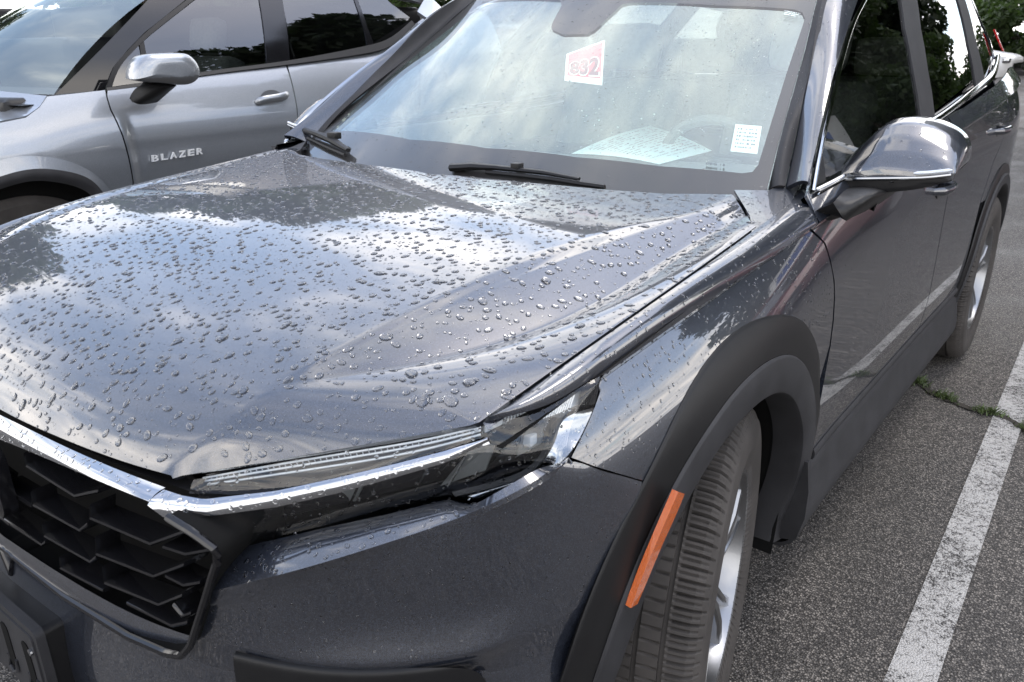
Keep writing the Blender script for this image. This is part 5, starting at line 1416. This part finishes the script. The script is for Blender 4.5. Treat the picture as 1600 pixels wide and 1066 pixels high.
# rear screen slope seen past the quarter window
rs = loft([[np.array((-2.32, 2.629, 1.564)), np.array((-2.16, 2.589, 1.501))], [np.array((-2.45, 2.871, 1.678)), np.array((-2.3, 2.833, 1.589))]], 6, 4)
skin('rear_pillar', rs, M['silver'], sil, (1, 0, .5), flange=.02)
# nose and body core so the far side is closed
mb = MB(); mb.box((-3.95, -.30, .30), (-2.22, 3.35, 1.0)); mb.box((-3.7, 1.0, 1.0), (-2.40, 3.0, 1.12)); mb.build('inner_body', M['void'], sil, smooth=False)
ns_ = loft([[(-2.22, -.35, 1.02), (-2.5, -.85, .98), (-3.05, -.97, .97), (-3.6, -.85, .98), (-3.88, -.35, 1.02)], [(-2.18, -.40, .8), (-2.45, -.92, .75), (-3.05, -1.05, .74), (-3.65, -.92, .75), (-3.92, -.40, .8)], [(-2.20, -.42, .4), (-2.5, -.88, .35), (-3.05, -1.0, .33), (-3.6, -.88, .35), (-3.9, -.42, .4)]], 30, 12)
skin('front_bumper', ns_, M['clad'], sil, (0, -1, 0), flange=.01)
fs_ = loft([[(-4.0, -.4, 1.1), (-4.0, .4, 1.22), (-4.0, 1.6, 1.28), (-3.95, 3.3, 1.35)], [(-4.03, -.4, .7), (-4.05, .4, .7), (-4.05, 1.6, .7), (-4.0, 3.3, .7)], [(-3.98, -.4, .3), (-4.0, .4, .3), (-4.0, 1.6, .3), (-3.95, 3.3, .3)]], 20, 8)
skin('far_side', fs_, M['silver'], sil, (-1, 0, 0), flange=.01)
mb = MB(); mb.box((-3.8, .75, 1.0), (-2.95, 2.9, 1.44), .04); mb.box((-3.70, 1.05, 1.40), (-2.98, 2.85, 1.60), .04); mb.box((-3.75, 2.0, 1.0), (-2.52, 2.9, 1.60), .04); mb.build('cabin_core', M['satin'], sil, sharp=60)
mb = MB(); mb.box((-3.9, .15, 1.0), (-2.30, 1.0, 1.20), .04); mb.build('dashboard', M['satin'], sil, sharp=60)
mb = MB(); mb.box((-3.90, .2, 1.0), (-3.82, 2.9, 1.60), .02); mb.build('far_glasshouse', M['satin'], sil, sharp=60)
# seat and head rest seen through the side glass
mb = MB(); mb.box((-2.95, 1.28, .75), (-2.50, 1.42, 1.34), .05, Matrix.Rotation(R(-15), 3, 'X')); ss = mb.build('seat', M['seat'], sil, sharp=60)
mb = MB(); mb.box((-2.84, 1.36, 1.36), (-2.60, 1.46, 1.53), .045, Matrix.Rotation(R(-12), 3, 'X')); mb.build('headrest', M['cabin_pale'], ss, sharp=60)
# door mirror of the silver car
smr = empty('door_mirror', (-2.10, .62, 1.22)); smr.parent = sil; smr.location = Vector((-2.10, .62, 1.22)) - sil.location
so = [(-1.93, 0.538, 1.266), (-1.93, 0.551, 1.305), (-1.93, 0.587, 1.349), (-1.93, 0.635, 1.362), (-1.93, 0.757, 1.362), (-1.93, 0.797, 1.351), (-1.93, 0.83, 1.311), (-1.93, 0.83, 1.271), (-1.93, 0.797, 1.241), (-1.93, 0.731, 1.234), (-1.93, 0.645, 1.246), (-1.93, 0.58, 1.254)]
so = resample(list(so) + [so[0]], 41)[:-1]; sc0 = so.mean(0)
Gq = []
for dx, s_ in ((.035, .30), (.032, .62), (.020, .88), (0.0, 1.0), (-.05, 1.0), (-.09, .96)):
    Gq.append(sc0 + (so - sc0) * s_ + np.array([dx - .02, 0, 0]))
c_ = Cub(range(6), np.array(Gq)); Gq = np.array([c_(t) for t in np.linspace(0, 5, 18)]); Gq = np.concatenate([Gq, Gq[:, :1]], 1)
zc_ = float(sc0[2]) - .030
nv, nu = Gq.shape[:2]; Vq = Gq.reshape(-1, 3); uf = []; df = []
for f in grid_faces(nv, nu):
    (uf if Vq[list(f)].mean(0)[2] > zc_ else df).append(f)
mb = MB(); mb.add(Vq.tolist(), uf); mb.add(Gq[0][:-1].tolist() + [Gq[0][:-1].mean(0).tolist()], [(i, (i + 1) % (nu - 1), nu - 1) for i in range(nu - 1)]); mb.build('mirror_cap', M['silver'], smr, sharp=None)
mb = MB(); mb.add(Vq.tolist(), df); mb.add(Gq[-1][:-1].tolist(), [tuple(range(nu - 1))]); mb.build('mirror_base', M['alloy_dark'], smr, sharp=None)
sf = [[(-2.08, 0.567, 1.185), (-2.07, 0.591, 1.22), (-2, 0.601, 1.242)], [(-2.06, 0.591, 1.16), (-2, 0.621, 1.194), (-1.95, 0.662, 1.229)], [(-2.08, 0.691, 1.161), (-2.03, 0.716, 1.198), (-1.98, 0.734, 1.23)]]
skin('mirror_foot', loft(sf, 10, 8), M['satin'], smr, (1, 0, .3), flange=.05)
# handle
hp0 = [s3(p, o) for p, o in (((1.237, 1.12), .0), ((1.257, 1.131), .022), ((1.329, 1.138), .034), ((1.404, 1.146), .030), ((1.438, 1.15), .0))]
mb = MB(); mb.tube(resample(hp0, 16), [.012] + [.018] * 14 + [.012], 10, sx=.7); hh = mb.build('door_handle', M['silver'], sd1)
mb = MB(); q = np.array(s3((1.334, 1.132), .001)); mb.add([q + np.array([.001, .07 * math.cos(R(a)), .045 * math.sin(R(a))]) for a in range(0, 360, 20)], [tuple(range(18))]); mb.build('handle_recess', M['alloy_dark'], hh)
# lettering on the door
A = np.array(s3((0.6242, 0.938), .006)); B = np.array(s3((0.8938, 0.9449), .006)); C = np.array(s3((0.8878, 0.9163), .006)); D = np.array(s3((0.6213, 0.9105), .006))
lt_ = 'BLAZER'
for i, chx in enumerate(lt_):
    u0, u1 = (i + .12) / 6, (i + .80) / 6
    q = [lerp(A, B, u0), lerp(A, B, u1), lerp(D, C, u1), lerp(D, C, u0)]
    o = text_mesh('door_letter', chx, q, M['badge'], sd1, .001, .02)
    # raise the letter into a solid badge
    bm = bmesh.new(); bm.from_mesh(o.data)
    r_ = bmesh.ops.extrude_face_region(bm, geom=bm.faces[:])
    bmesh.ops.translate(bm, verts=[v for v in r_['geom'] if isinstance(v, bmesh.types.BMVert)], vec=(.008, 0, 0))
    bmesh.ops.recalc_face_normals(bm, faces=bm.faces[:]); bm.to_mesh(o.data); bm.free()

# ------------------------------------------------------------------ other vehicles in the lot
def parked(name, loc, rz, L_, W_, H_, m, label, belt_z=.95, van=False, group=None):
    """a complete simple car, nose towards local -y, origin under its middle"""
    r = empty(name, loc, label, 'car' if not van else 'truck')
    if group: r['group'] = group
    off = np.array(loc)
    hl = L_ / 2
    st = [(-hl, .60, .42, .66), (-hl + .12, .84, .30, .78), (-hl + .55, .95, .24, .86), (-hl + 1.2, 1.0, .22, .95), (0, 1.0, .22, belt_z), (hl - .9, .99, .22, belt_z + .04), (hl - .25, .94, .26, belt_z + .02), (hl, .78, .38, belt_z - .06)]
    Gs_ = []
    for (y, ws_, z0, z1) in st:
        hw = W_ / 2 * ws_; Gs_.append([(hw * .90, y, z0), (hw, y, lerp(z0, z1, .35)), (hw * .995, y, lerp(z0, z1, .7)), (hw * .94, y, lerp(z0, z1, .96)), (hw * .6, y, z1 + .015), (0, y, z1 + .03), (-hw * .6, y, z1 + .015), (-hw * .94, y, lerp(z0, z1, .96)), (-hw * .995, y, lerp(z0, z1, .7)), (-hw, y, lerp(z0, z1, .35)), (-hw * .90, y, z0)])
    Gs_ = np.array(Gs_); c = Cub(range(len(st)), Gs_); Gs_ = np.array([c(t) for t in np.linspace(0, len(st) - 1, 36)])
    nv, nu = Gs_.shape[:2]
    mb = MB(); mb.add((Gs_.reshape(-1, 3) + off).tolist(), grid_faces(nv, nu) + [tuple(range(nu)), tuple((nv - 1) * nu + k for k in range(nu))])
    body = mb.build('body', m, r, sharp=40)
    ya, yb_, yc_, yd = (-hl + 1.25, -hl + 2.05, hl - 1.15, hl - .35)
    wt, wb_ = W_ / 2 * .72, W_ / 2 * .93
    zb = belt_z - .02
    V = [(s * wb_, y, zb) for y in (ya, yd) for s in (-1, 1)] + [(s * wt, y, H_) for y in (yb_, yc_) for s in (-1, 1)]
    V = (np.array(V) + off).tolist()
    mb = MB(); mb.add(V, [(0, 1, 5, 4), (1, 3, 7, 5), (3, 2, 6, 7), (2, 0, 4, 6)]); mb.build('windows', M['dark_glass'], r, smooth=False)
    mb = MB(); mb.box((off[0] - wt - .01, off[1] + yb_ - .06, H_ - .01), (off[0] + wt + .01, off[1] + yc_ + .08, H_ + .05), .03); mb.build('roof', m, r, sharp=40)
    for s in (-1, 1):
        for y0, y1, z0, z1 in ((ya, yb_, 0, 1), (lerp(ya, yd, .5), lerp(yb_, yc_, .5), 0, 1), (yd, yc_, 0, 1)):
            mb = MB(); mb.tube([np.array((s * (wb_ + .006), y0, zb)) + off, np.array((s * (wt + .006), y1, H_ + .01)) + off], .035, 6); mb.build('pillar', m, r)
        for y in (-hl + .92, hl - .95):
            V, F = lathe([(-.11, .21), (-.115, .30), (-.08, .33), (.08, .33), (.115, .30), (.11, .21), (.07, .20), (.06, .0)], 36, tuple(np.array((s * (W_ / 2 - .10), y, .33)) + off))
            if s < 0: V = [(2 * (off[0] - (W_ / 2 - .10)) - a, b, c_) for a, b, c_ in V]
            mb = MB(); mb.add(V, F); wv = mb.build('wheel', M['rubber'], r, sharp=40)
            V, F = lathe([(.085, .205), (.10, .20), (.085, .06), (.09, .0)], 24, tuple(np.array((s * (W_ / 2 - .09), y, .33)) + off))
            if s < 0: V = [(2 * (off[0] - (W_ / 2 - .09)) - a, b, c_) for a, b, c_ in V]
            mb = MB(); mb.add(V, F); mb.build('rim', M['alloy'], wv, sharp=40)
        q = np.array((s * W_ * .36, -hl + .10, .68)) + off; mb = MB(); mb.box(q - (.17, .06, .06), q + (.17, .10, .06), .03); mb.build('headlight', M['reflector'], r)
        q = np.array((s * W_ * .38, hl - .08, .82)) + off; mb = MB(); mb.box(q - (.14, .10, .08), q + (.14, .07, .08), .03); mb.build('tail_light', M['red_lens'], r)
        q = np.array((s * (W_ / 2 + .06), ya + .45, belt_z + .05)) + off; mb = MB(); mb.box(q - (.10, .05, .06), q + (.09, .06, .07), .03); mb.build('door_mirror', m, r)
    q = np.array((0, -hl + .03, .52)) + off; mb = MB(); mb.box(q - (.55, .05, .12), q + (.55, .06, .10), .02); mb.build('grille', M['black_gloss'], r)
    q = np.array((0, -hl + .02, .34)) + off; mb = MB(); mb.box(q - (.75, .04, .05), q + (.75, .06, .05), .02); mb.build('bumper', M['clad'] if not van else M['chrome'], r)
    r.rotation_euler = (0, 0, R(rz))
    return r
parked('parked_car', (3.75, 5.9, 0), 0, 4.6, 1.84, 1.45, M['red'], 'dark red car parked off to the right, mirrored in the dark doors')
parked('parked_car', (-5.15, 7.9, 0), 24, 4.7, 1.86, 1.52, M['silver'], 'silver car whose nose shows past the tail of the silver crossover', group=None)
parked('parked_car', (-3.62, 24.5, 0), 84, 4.5, 1.82, 1.50, M['white_paint'], 'white car far off beyond the tail of the dark car')
# white box truck mirrored in the rear window
tk = empty('box_truck', (6.6, 12.5, 0), 'white box truck with a blue panel, mirrored in the rear window', 'truck')
o0 = np.array((6.6, 12.5, 0))
mb = MB(); mb.box(o0 + (-1.05, -.6, .75), o0 + (1.05, 3.6, 3.0), .05); mb.build('cargo_box', M['white_paint'], tk, sharp=40)
cabG = loft([[(-.95, -2.4, .45), (-1.0, -2.35, 1.05), (-.95, -1.75, 1.15), (-.85, -1.25, 1.95), (-.85, -.65, 2.05)], [(.95, -2.4, .45), (1.0, -2.35, 1.05), (.95, -1.75, 1.15), (.85, -1.25, 1.95), (.85, -.65, 2.05)]], 20, 8) + o0
skin('cab_front', cabG, M['white_paint'], tk, (0, -1, 1), flange=.02)
for s in (-1, 1):
    p = np.array([(-2.38, .45), (-2.33, 1.05), (-1.75, 1.15), (-1.25, 1.95), (-.62, 2.05), (-.62, .45)]); V = [(s * .96, a, b) for a, b in p]
    mb = MB(); mb.add((np.array(V) + o0).tolist(), [tuple(range(6))]); cs = mb.build('cab_side', M['white_paint'], tk, smooth=False)
    V = [(s * .97, a, b) for a, b in ((-1.6, 1.2), (-1.2, 1.82), (-.75, 1.9), (-.75, 1.2))]; mb = MB(); mb.add((np.array(V) + o0).tolist(), [(0, 1, 2, 3)]); mb.build('cab_window', M['black_gloss'], cs, smooth=False)
    V = [(s * 1.056, a, b) for a, b in ((-.2, 1.75), (2.4, 1.75), (2.4, 2.5), (-.2, 2.5))]; mb = MB(); mb.add((np.array(V) + o0).tolist(), [(0, 1, 2, 3)]); mb.build('side_panel', M['blue_print'], tk, smooth=False)
    for y in (-1.6, 2.3):
        V, F = lathe([(-.12, .22), (-.12, .36), (.12, .36), (.12, .22), (.06, .0)], 30, tuple(o0 + (s * .86, y, .38))); mb = MB(); mb.add(V, F); mb.build('wheel', M['rubber'], tk, sharp=40)
V = [(a, -.605, b) for a, b in ((-.75, 2.25), (.75, 2.25), (.75, 2.75), (-.75, 2.75))]; mb = MB(); mb.add((np.array(V) + o0).tolist(), [(0, 1, 2, 3)]); mb.build('front_panel', M['blue_print'], tk, smooth=False)
V = [(a, b, c) for a, b, c in ((-.8, -1.70, 1.22), (.8, -1.70, 1.22), (.74, -1.28, 1.90), (-.74, -1.28, 1.90))]; mb = MB(); mb.add((np.array(V) + o0 + (0, -.03, .03)).tolist(), [(0, 1, 2, 3)]); mb.build('cab_windshield', M['black_gloss'], tk, smooth=False)

# ------------------------------------------------------------------ trees and shrubs
def tree_data(seed, H_, Rc, n_leaf, leaf, low=.25, clumps=26):
    r = np.random.default_rng(seed)
    mb = MB(); tp = [(0, 0, -.05)]; x = y = 0.0
    for i in range(1, 8):
        x += r.normal(0, .06) * Rc * .3; y += r.normal(0, .06) * Rc * .3; tp.append((x, y, H_ * .82 * i / 7))
    rad = [max(.02, H_ * .028 * (1 - i / 8.2)) for i in range(8)]; rad[0] *= 1.35
    mb.tube(tp, rad, 9)
    cl = []
    for k in range(clumps):
        a = r.uniform(0, 2 * math.pi); h = low + (1 - low) * r.uniform(0, 1)**.85
        prof = math.sin(math.pi * min(max((h - low) / (1.06 - low), .04), .97))**.6
        d = Rc * prof * math.sqrt(r.uniform(.05, 1)); c = np.array((d * math.cos(a), d * math.sin(a), H_ * h))
        cl.append((c, Rc * r.uniform(.20, .38)))
        if k % 2 == 0:
            i0 = int(min(6, max(1, h * 5))); b0 = np.array(tp[i0]); mid = lerp(b0, c, .5) + np.array((0, 0, -.04 * H_))
            mb.tube([b0, mid, c], [rad[i0] * .5, rad[i0] * .3, .012], 6)
    per = n_leaf // clumps; V = np.zeros((clumps * per * 4, 3))
    for k, (c, rr) in enumerate(cl):
        d = r.normal(size=(per, 3)); d /= np.linalg.norm(d, axis=1)[:, None]; q = c + d * (rr * r.uniform(.35, 1.05, per)**.6)[:, None] * np.array((1.1, 1.1, .8))
        u = r.normal(size=(per, 3)); u /= np.linalg.norm(u, axis=1)[:, None]; w_ = np.cross(u, r.normal(size=(per, 3))); w_ /= np.linalg.norm(w_, axis=1)[:, None]
        s = leaf * r.uniform(.6, 1.3, per)[:, None]
        b = k * per * 4
        V[b:b + per * 4:4] = q - u * s; V[b + 1:b + per * 4:4] = q + w_ * s * .5; V[b + 2:b + per * 4:4] = q + u * s; V[b + 3:b + per * 4:4] = q - w_ * s * .5
    F = np.arange(len(V)).reshape(-1, 4)
    return mb, V, F
def mesh_np(name, V, F, m):
    me = bpy.data.meshes.new(name); me.from_pydata(V.tolist(), [], F.tolist()); me.materials.append(m); me.update(); return me
TREES = []
for sd_, h_, rc_, n_, lf_, m_ in ((1, 6.5, 2.9, 14000, .15, 'leaf'), (2, 10.0, 3.9, 26000, .20, 'leaf_dark'), (3, 6.5, 2.9, 14000, .15, 'leaf')):
    mb, V, F = tree_data(sd_, h_, rc_, n_, lf_)
    t0 = mb.build('trunk', M['bark'], None); tm = t0.data; bpy.data.objects.remove(t0)
    TREES.append((tm, mesh_np('crown', V, F, M[m_])))
def plant_tree(kind, x, y, s, rz, label, group):
    e = empty('tree', (x, y, 0), label, 'tree', group); e.rotation_euler = (0, 0, rz); e.scale = (s, s, s)
    for nm, me in zip(('trunk', 'crown'), TREES[kind]):
        o = bpy.data.objects.new(nm, me); COL.objects.link(o); o.parent = e
rt = random.Random(4)
spots = []
for i in range(9): spots.append((6.2 + rt.uniform(-1.2, 1.2) + (i % 2) * 3.0, 12.5 + i * 2.5 + rt.uniform(-.8, .8), (1, 2, 1)[i % 3], rt.uniform(1.0, 1.35), ('dense', 'broad', 'tall')[i % 3]))
side_txt = ['nearest the red car', 'behind the box truck', 'second from the red car', 'third from the red car', 'in the middle of the row', 'past the middle of the row', 'third from the far end of the row', 'next to the last of the row', 'last of the row']
for (x, y, k, s, adj), tx in zip(spots, side_txt):
    plant_tree(k, x, y, s, rt.uniform(0, 6), adj + ' dark tree off to the right, ' + tx, 'trees along the right of the lot')
back = ((-14.5, 8.0, 0, .92, 'largest tree mirrored in the hood, beyond the silver crossover'), (-16.5, 11.0, 1, .72, 'dark tree beyond the silver crossover, behind the largest one'), (-12.5, 11.0, 2, .95, 'pale tree beyond the rear of the silver crossover'), (-15.0, 15.0, 0, .75, 'tree beyond the silver crossover, near the silver car nose'), (-19, 2.2, 2, 1.15, 'tree mirrored at the far left of the hood'), (-21.5, .2, 1, .75, 'dark tree mirrored at the left edge of the hood'), (-12.0, 17.0, 2, .8, 'tree right of those beyond the silver crossover'), (-20, 5.4, 0, .60, 'low tree between the two mirrored in the hood'))
for x, y, k, s, tx in back:
    plant_tree(k, x, y, s, rt.uniform(0, 6), tx, 'trees behind the silver crossover')
mbs, V, F = tree_data(9, 2.2, 1.7, 8000, .10, .08, 20)
t0 = mbs.build('stems', M['bark'], None); stem_me = t0.data; bpy.data.objects.remove(t0)
bush_me = mesh_np('foliage', V, F, M['leaf'])
bush_txt = ['green bush across the driveway, just right of the white car', 'green bush at the top right corner of the picture', 'green bush right of the picture edge across the driveway', 'green bush across the driveway behind the white car', 'green bush at the right end of the hedge', 'green bush at the left end of the hedge']
for i, (x, y, s) in enumerate(((-2.2, 33, 1.3), (.6, 33.5, 1.5), (3.4, 33, 1.3), (-5.2, 33.6, 1.4), (6.2, 34, 1.5), (-8.2, 34, 1.3))):
    e = empty('bush', (x, y, 0), bush_txt[i], 'bush', 'bushes across the driveway'); e.rotation_euler = (0, 0, i * 1.3); e.scale = (s, s, s)
    for nm, me in (('stems', stem_me), ('foliage', bush_me)):
        o = bpy.data.objects.new(nm, me); COL.objects.link(o); o.parent = e

# ------------------------------------------------------------------ crack in the asphalt with weeds
ck = [(0.782, 2.071, 0.006), (0.819, 2.161, 0.006), (0.848, 2.247, 0.006), (0.91, 2.161, 0.006), (0.971, 2.127, 0.006), (1.04, 2.087, 0.006), (1.099, 2.072, 0.006), (1.164, 2.076, 0.006), (1.223, 2.036, 0.006), (1.313, 1.959, 0.006), (1.459, 1.955, 0.006)]
cp_ = resample(ck, 60); V = []
for i, q in enumerate(cp_):
    wd = .008 + .010 * abs(math.sin(i * .7)) + rng.uniform(0, .006)
    t = cp_[min(i + 1, 59)] - cp_[max(i - 1, 0)]; t /= np.linalg.norm(t); s = np.array((-t[1], t[0], 0))
    V += [q + s * wd * rng.uniform(.5, 1.2), q - s * wd * rng.uniform(.5, 1.2)]
o = mk('crack', V, [(2 * i, 2 * i + 1, 2 * i + 3, 2 * i + 2) for i in range(59)], M['crack'], None, False)
tag(o, 'jagged crack running across the asphalt and white line by the rear wheel', 'crack')
V = []; F = []
for i in range(1500):
    a = rng.uniform(0, 1)**.8; k = a * 52; i0 = int(k); q = lerp(cp_[i0], cp_[i0 + 1], k - i0)
    dens = .5 + .5 * math.sin(k * .55 + 1.2)
    if rng.uniform() > dens * (1.0 if k < 42 else .4): continue
    q = q + np.array((rng.normal(0, .012), rng.normal(0, .012), 0)); h = rng.uniform(.006, .032) * dens; an = rng.uniform(0, 6.3); d = np.array((math.cos(an), math.sin(an), 0))
    s = np.array((-d[1], d[0], 0)) * .0022; b = len(V)
    V += [q - s, q + s, q + d * h * .5 + (0, 0, h * .7) + s * .7, q + d * h + (0, 0, h)]; F += [(b, b + 1, b + 2), (b, b + 2, b + 3)]
o = mk('weeds', V, F, M['grass'], None, False)
tag(o, 'small green weeds growing along the crack by the rear wheel', 'weeds', kind='stuff')

# ------------------------------------------------------------------ rain
def drop_shape(r, seed, seg=10, flatn=.30):
    """one bead: irregular outline, low dome, rim tucked under the surface"""
    q = np.random.default_rng(seed); V = []; a0 = q.uniform(0, 6.3)
    am = [(k, q.normal(0, .11 / k), q.uniform(0, 6.3)) for k in (2, 3, 4)]
    rings = [(1.0, -.05), (.93, .30), (.70, .68), (.36, .92)]
    for rr, h in rings:
        for k in range(seg):
            a = 2 * math.pi * k / seg; w_ = 1 + sum(c * math.cos(m * a + p) for m, c, p in am)
            V.append((rr * w_ * math.cos(a), rr * w_ * math.sin(a), h * flatn))
    V.append((0, 0, flatn))
    F = [(i * seg + k, i * seg + (k + 1) % seg, (i + 1) * seg + (k + 1) % seg, (i + 1) * seg + k) for i in range(3) for k in range(seg)]
    F += [(3 * seg + k, 3 * seg + (k + 1) % seg, 4 * seg) for k in range(seg)]
    return np.array(V) * r, F
SHAPES = [drop_shape(1.0, 50 + i) for i in range(24)]
def surf_points(o, n, ok=None, seed=1, up=None):
    """area-weighted random points and normals on a mesh, world space"""
    q = np.random.default_rng(seed); me = o.data; me.calc_loop_triangles()
    off = np.array(base_of(o))
    co = np.zeros(len(me.vertices) * 3); me.vertices.foreach_get('co', co); co = co.reshape(-1, 3) + off
    tr = np.zeros(len(me.loop_triangles) * 3, int); me.loop_triangles.foreach_get('vertices', tr); tr = tr.reshape(-1, 3)
    A, B, C = co[tr[:, 0]], co[tr[:, 1]], co[tr[:, 2]]; N = np.cross(B - A, C - A); ar = np.linalg.norm(N, axis=1); N = N / np.maximum(ar, 1e-12)[:, None]
    cen = (A + B + C) / 3; m = ar > 1e-9
    if up is not None: m &= N @ np.array(up[:3]) > up[3]
    if ok is not None: m &= ok(cen)
    p = np.where(m, ar, 0); p = p / p.sum(); k = q.choice(len(tr), n, p=p)
    u, v = q.uniform(size=n), q.uniform(size=n); f = u + v > 1; u[f] = 1 - u[f]; v[f] = 1 - v[f]
    return A[k] + (B - A)[k] * u[:, None] + (C - A)[k] * v[:, None], N[k]
def frames(N, q):
    ref = np.where(np.abs(N[:, 2:3]) < .9, np.array([[0, 0, 1.]]), np.array([[0, 1., 0]]))
    t = np.cross(ref, N); t /= np.linalg.norm(t, axis=1)[:, None]; b = np.cross(N, t); return t, b
def sizes(n, lo, hi, q, p=2.6): return lo + (hi - lo) * q.uniform(size=n)**p
def thin(P_, S_, gap=1.15):
    """drop the beads that would overlap a bigger one"""
    o = np.argsort(-S_); cell = 2.3 * S_.max(); keep = []; grid = {}
    for i in o:
        c = tuple((P_[i] // cell).astype(int)); hit = False
        for dx in (-1, 0, 1):
            for dy in (-1, 0, 1):
                for dz in (-1, 0, 1):
                    for j in grid.get((c[0] + dx, c[1] + dy, c[2] + dz), ()):
                        if np.linalg.norm(P_[i] - P_[j]) < gap * (S_[i] + S_[j]): hit = True; break
                    if hit: break
                if hit: break
            if hit: break
        if not hit: keep.append(i); grid.setdefault(c, []).append(i)
    return np.array(keep)
def rain(o, n, lo, hi, ok=None, up=None, seed=1, p=2.6, singles=0, sag=0.0, flat_=1.0):
    q = np.random.default_rng(seed + 1000); P_, N_ = surf_points(o, n, ok, seed, up); S_ = sizes(n, lo, hi, q, p)
    kp = thin(P_, S_); P_, N_, S_ = P_[kp], N_[kp], S_[kp]     # biggest first
    T_, B_ = frames(N_, q); V = []; F = []; nb = 0
    an = q.uniform(0, 6.3, len(P_)); el = 1 + np.abs(q.normal(0, .22, len(P_)))
    for i in range(len(P_)):
        v, f = SHAPES[int(q.integers(len(SHAPES)))]
        ca, sa = math.cos(an[i]), math.sin(an[i])
        x = v[:, 0] * el[i]; y = v[:, 1] / math.sqrt(el[i]) * (1 + sag)
        if sag: xr, yr = v[:, 0] * .9, y
        else: xr, yr = x * ca - y * sa, x * sa + y * ca
        W = P_[i] + S_[i] * (xr[:, None] * T_[i] + yr[:, None] * B_[i] + v[:, 2:3] * N_[i] * flat_)
        if i < singles:
            mk('water_drop', W, f, M['water'], o)
        else:
            V.append(W); F += [tuple(k + nb for k in g) for g in f]; nb += len(W)
    if V:
        r_ = mk('water_drops', np.concatenate(V), F, M['water'], o); r_['kind'] = 'stuff'
rain(hood, 14000, .0009, .0068, up=(0, 0, 1, .5), seed=11, p=3.4, singles=300)
rain(hood, 150, .0062, .0105, up=(0, 0, 1, .5), seed=31, p=2.2, flat_=.72)
rain(fen, 1500, .0009, .0034, seed=12, p=2.2, ok=lambda c: c[:, 2] > .82, sag=.2)
rain(bump_l, 900, .0006, .0022, seed=13, p=3.0, sag=.1)
rain(bump_c, 500, .0006, .0022, seed=14, p=3.0, sag=.1)
def part(nm): return [q for q in suv.children if q.name.split('.')[0] == nm][0]
rain(part('bumper_ledge'), 260, .0016, .0046, seed=15, p=1.6)
rain(lamp, 420, .0008, .0030, seed=16, p=2.2)
rain(part('chrome_bar'), 140, .0012, .0036, seed=17, p=1.8, up=(0, -.6, .8, .4))
rain(part('chrome_wing'), 120, .0012, .0034, seed=18, p=1.8, up=(0, -.6, .8, .4))
rain(wind, 2200, .0008, .0030, seed=19, p=2.6, up=(0, -.3, .9, .5))
rain(part('pillar_trim'), 160, .0010, .0028, seed=20, p=2.0, up=(.3, -.3, .8, .3))
rain(part('windshield_pillar'), 160, .0009, .0026, seed=21, p=2.0, up=(.7, -.3, .4, .3))
rain(door_f, 420, .0007, .0022, seed=22, p=2.4, ok=lambda c: c[:, 2] > .62, sag=.2)
rain(door_r, 240, .0007, .0022, seed=23, p=2.4, ok=lambda c: c[:, 2] > .8, sag=.2)
mc = [q for q in mir.children if q.name.startswith('mirror_cap')][0]
rain(mc, 120, .0009, .0030, seed=24, p=2.0, up=(0, -.3, .9, .0))
rain(gl_f, 110, .0006, .0016, seed=25, p=2.0)
rain(wp.parent.children[0] if False else pb, 40, .001, .003, seed=26, p=2.0, up=(0, -1, 0, .5))
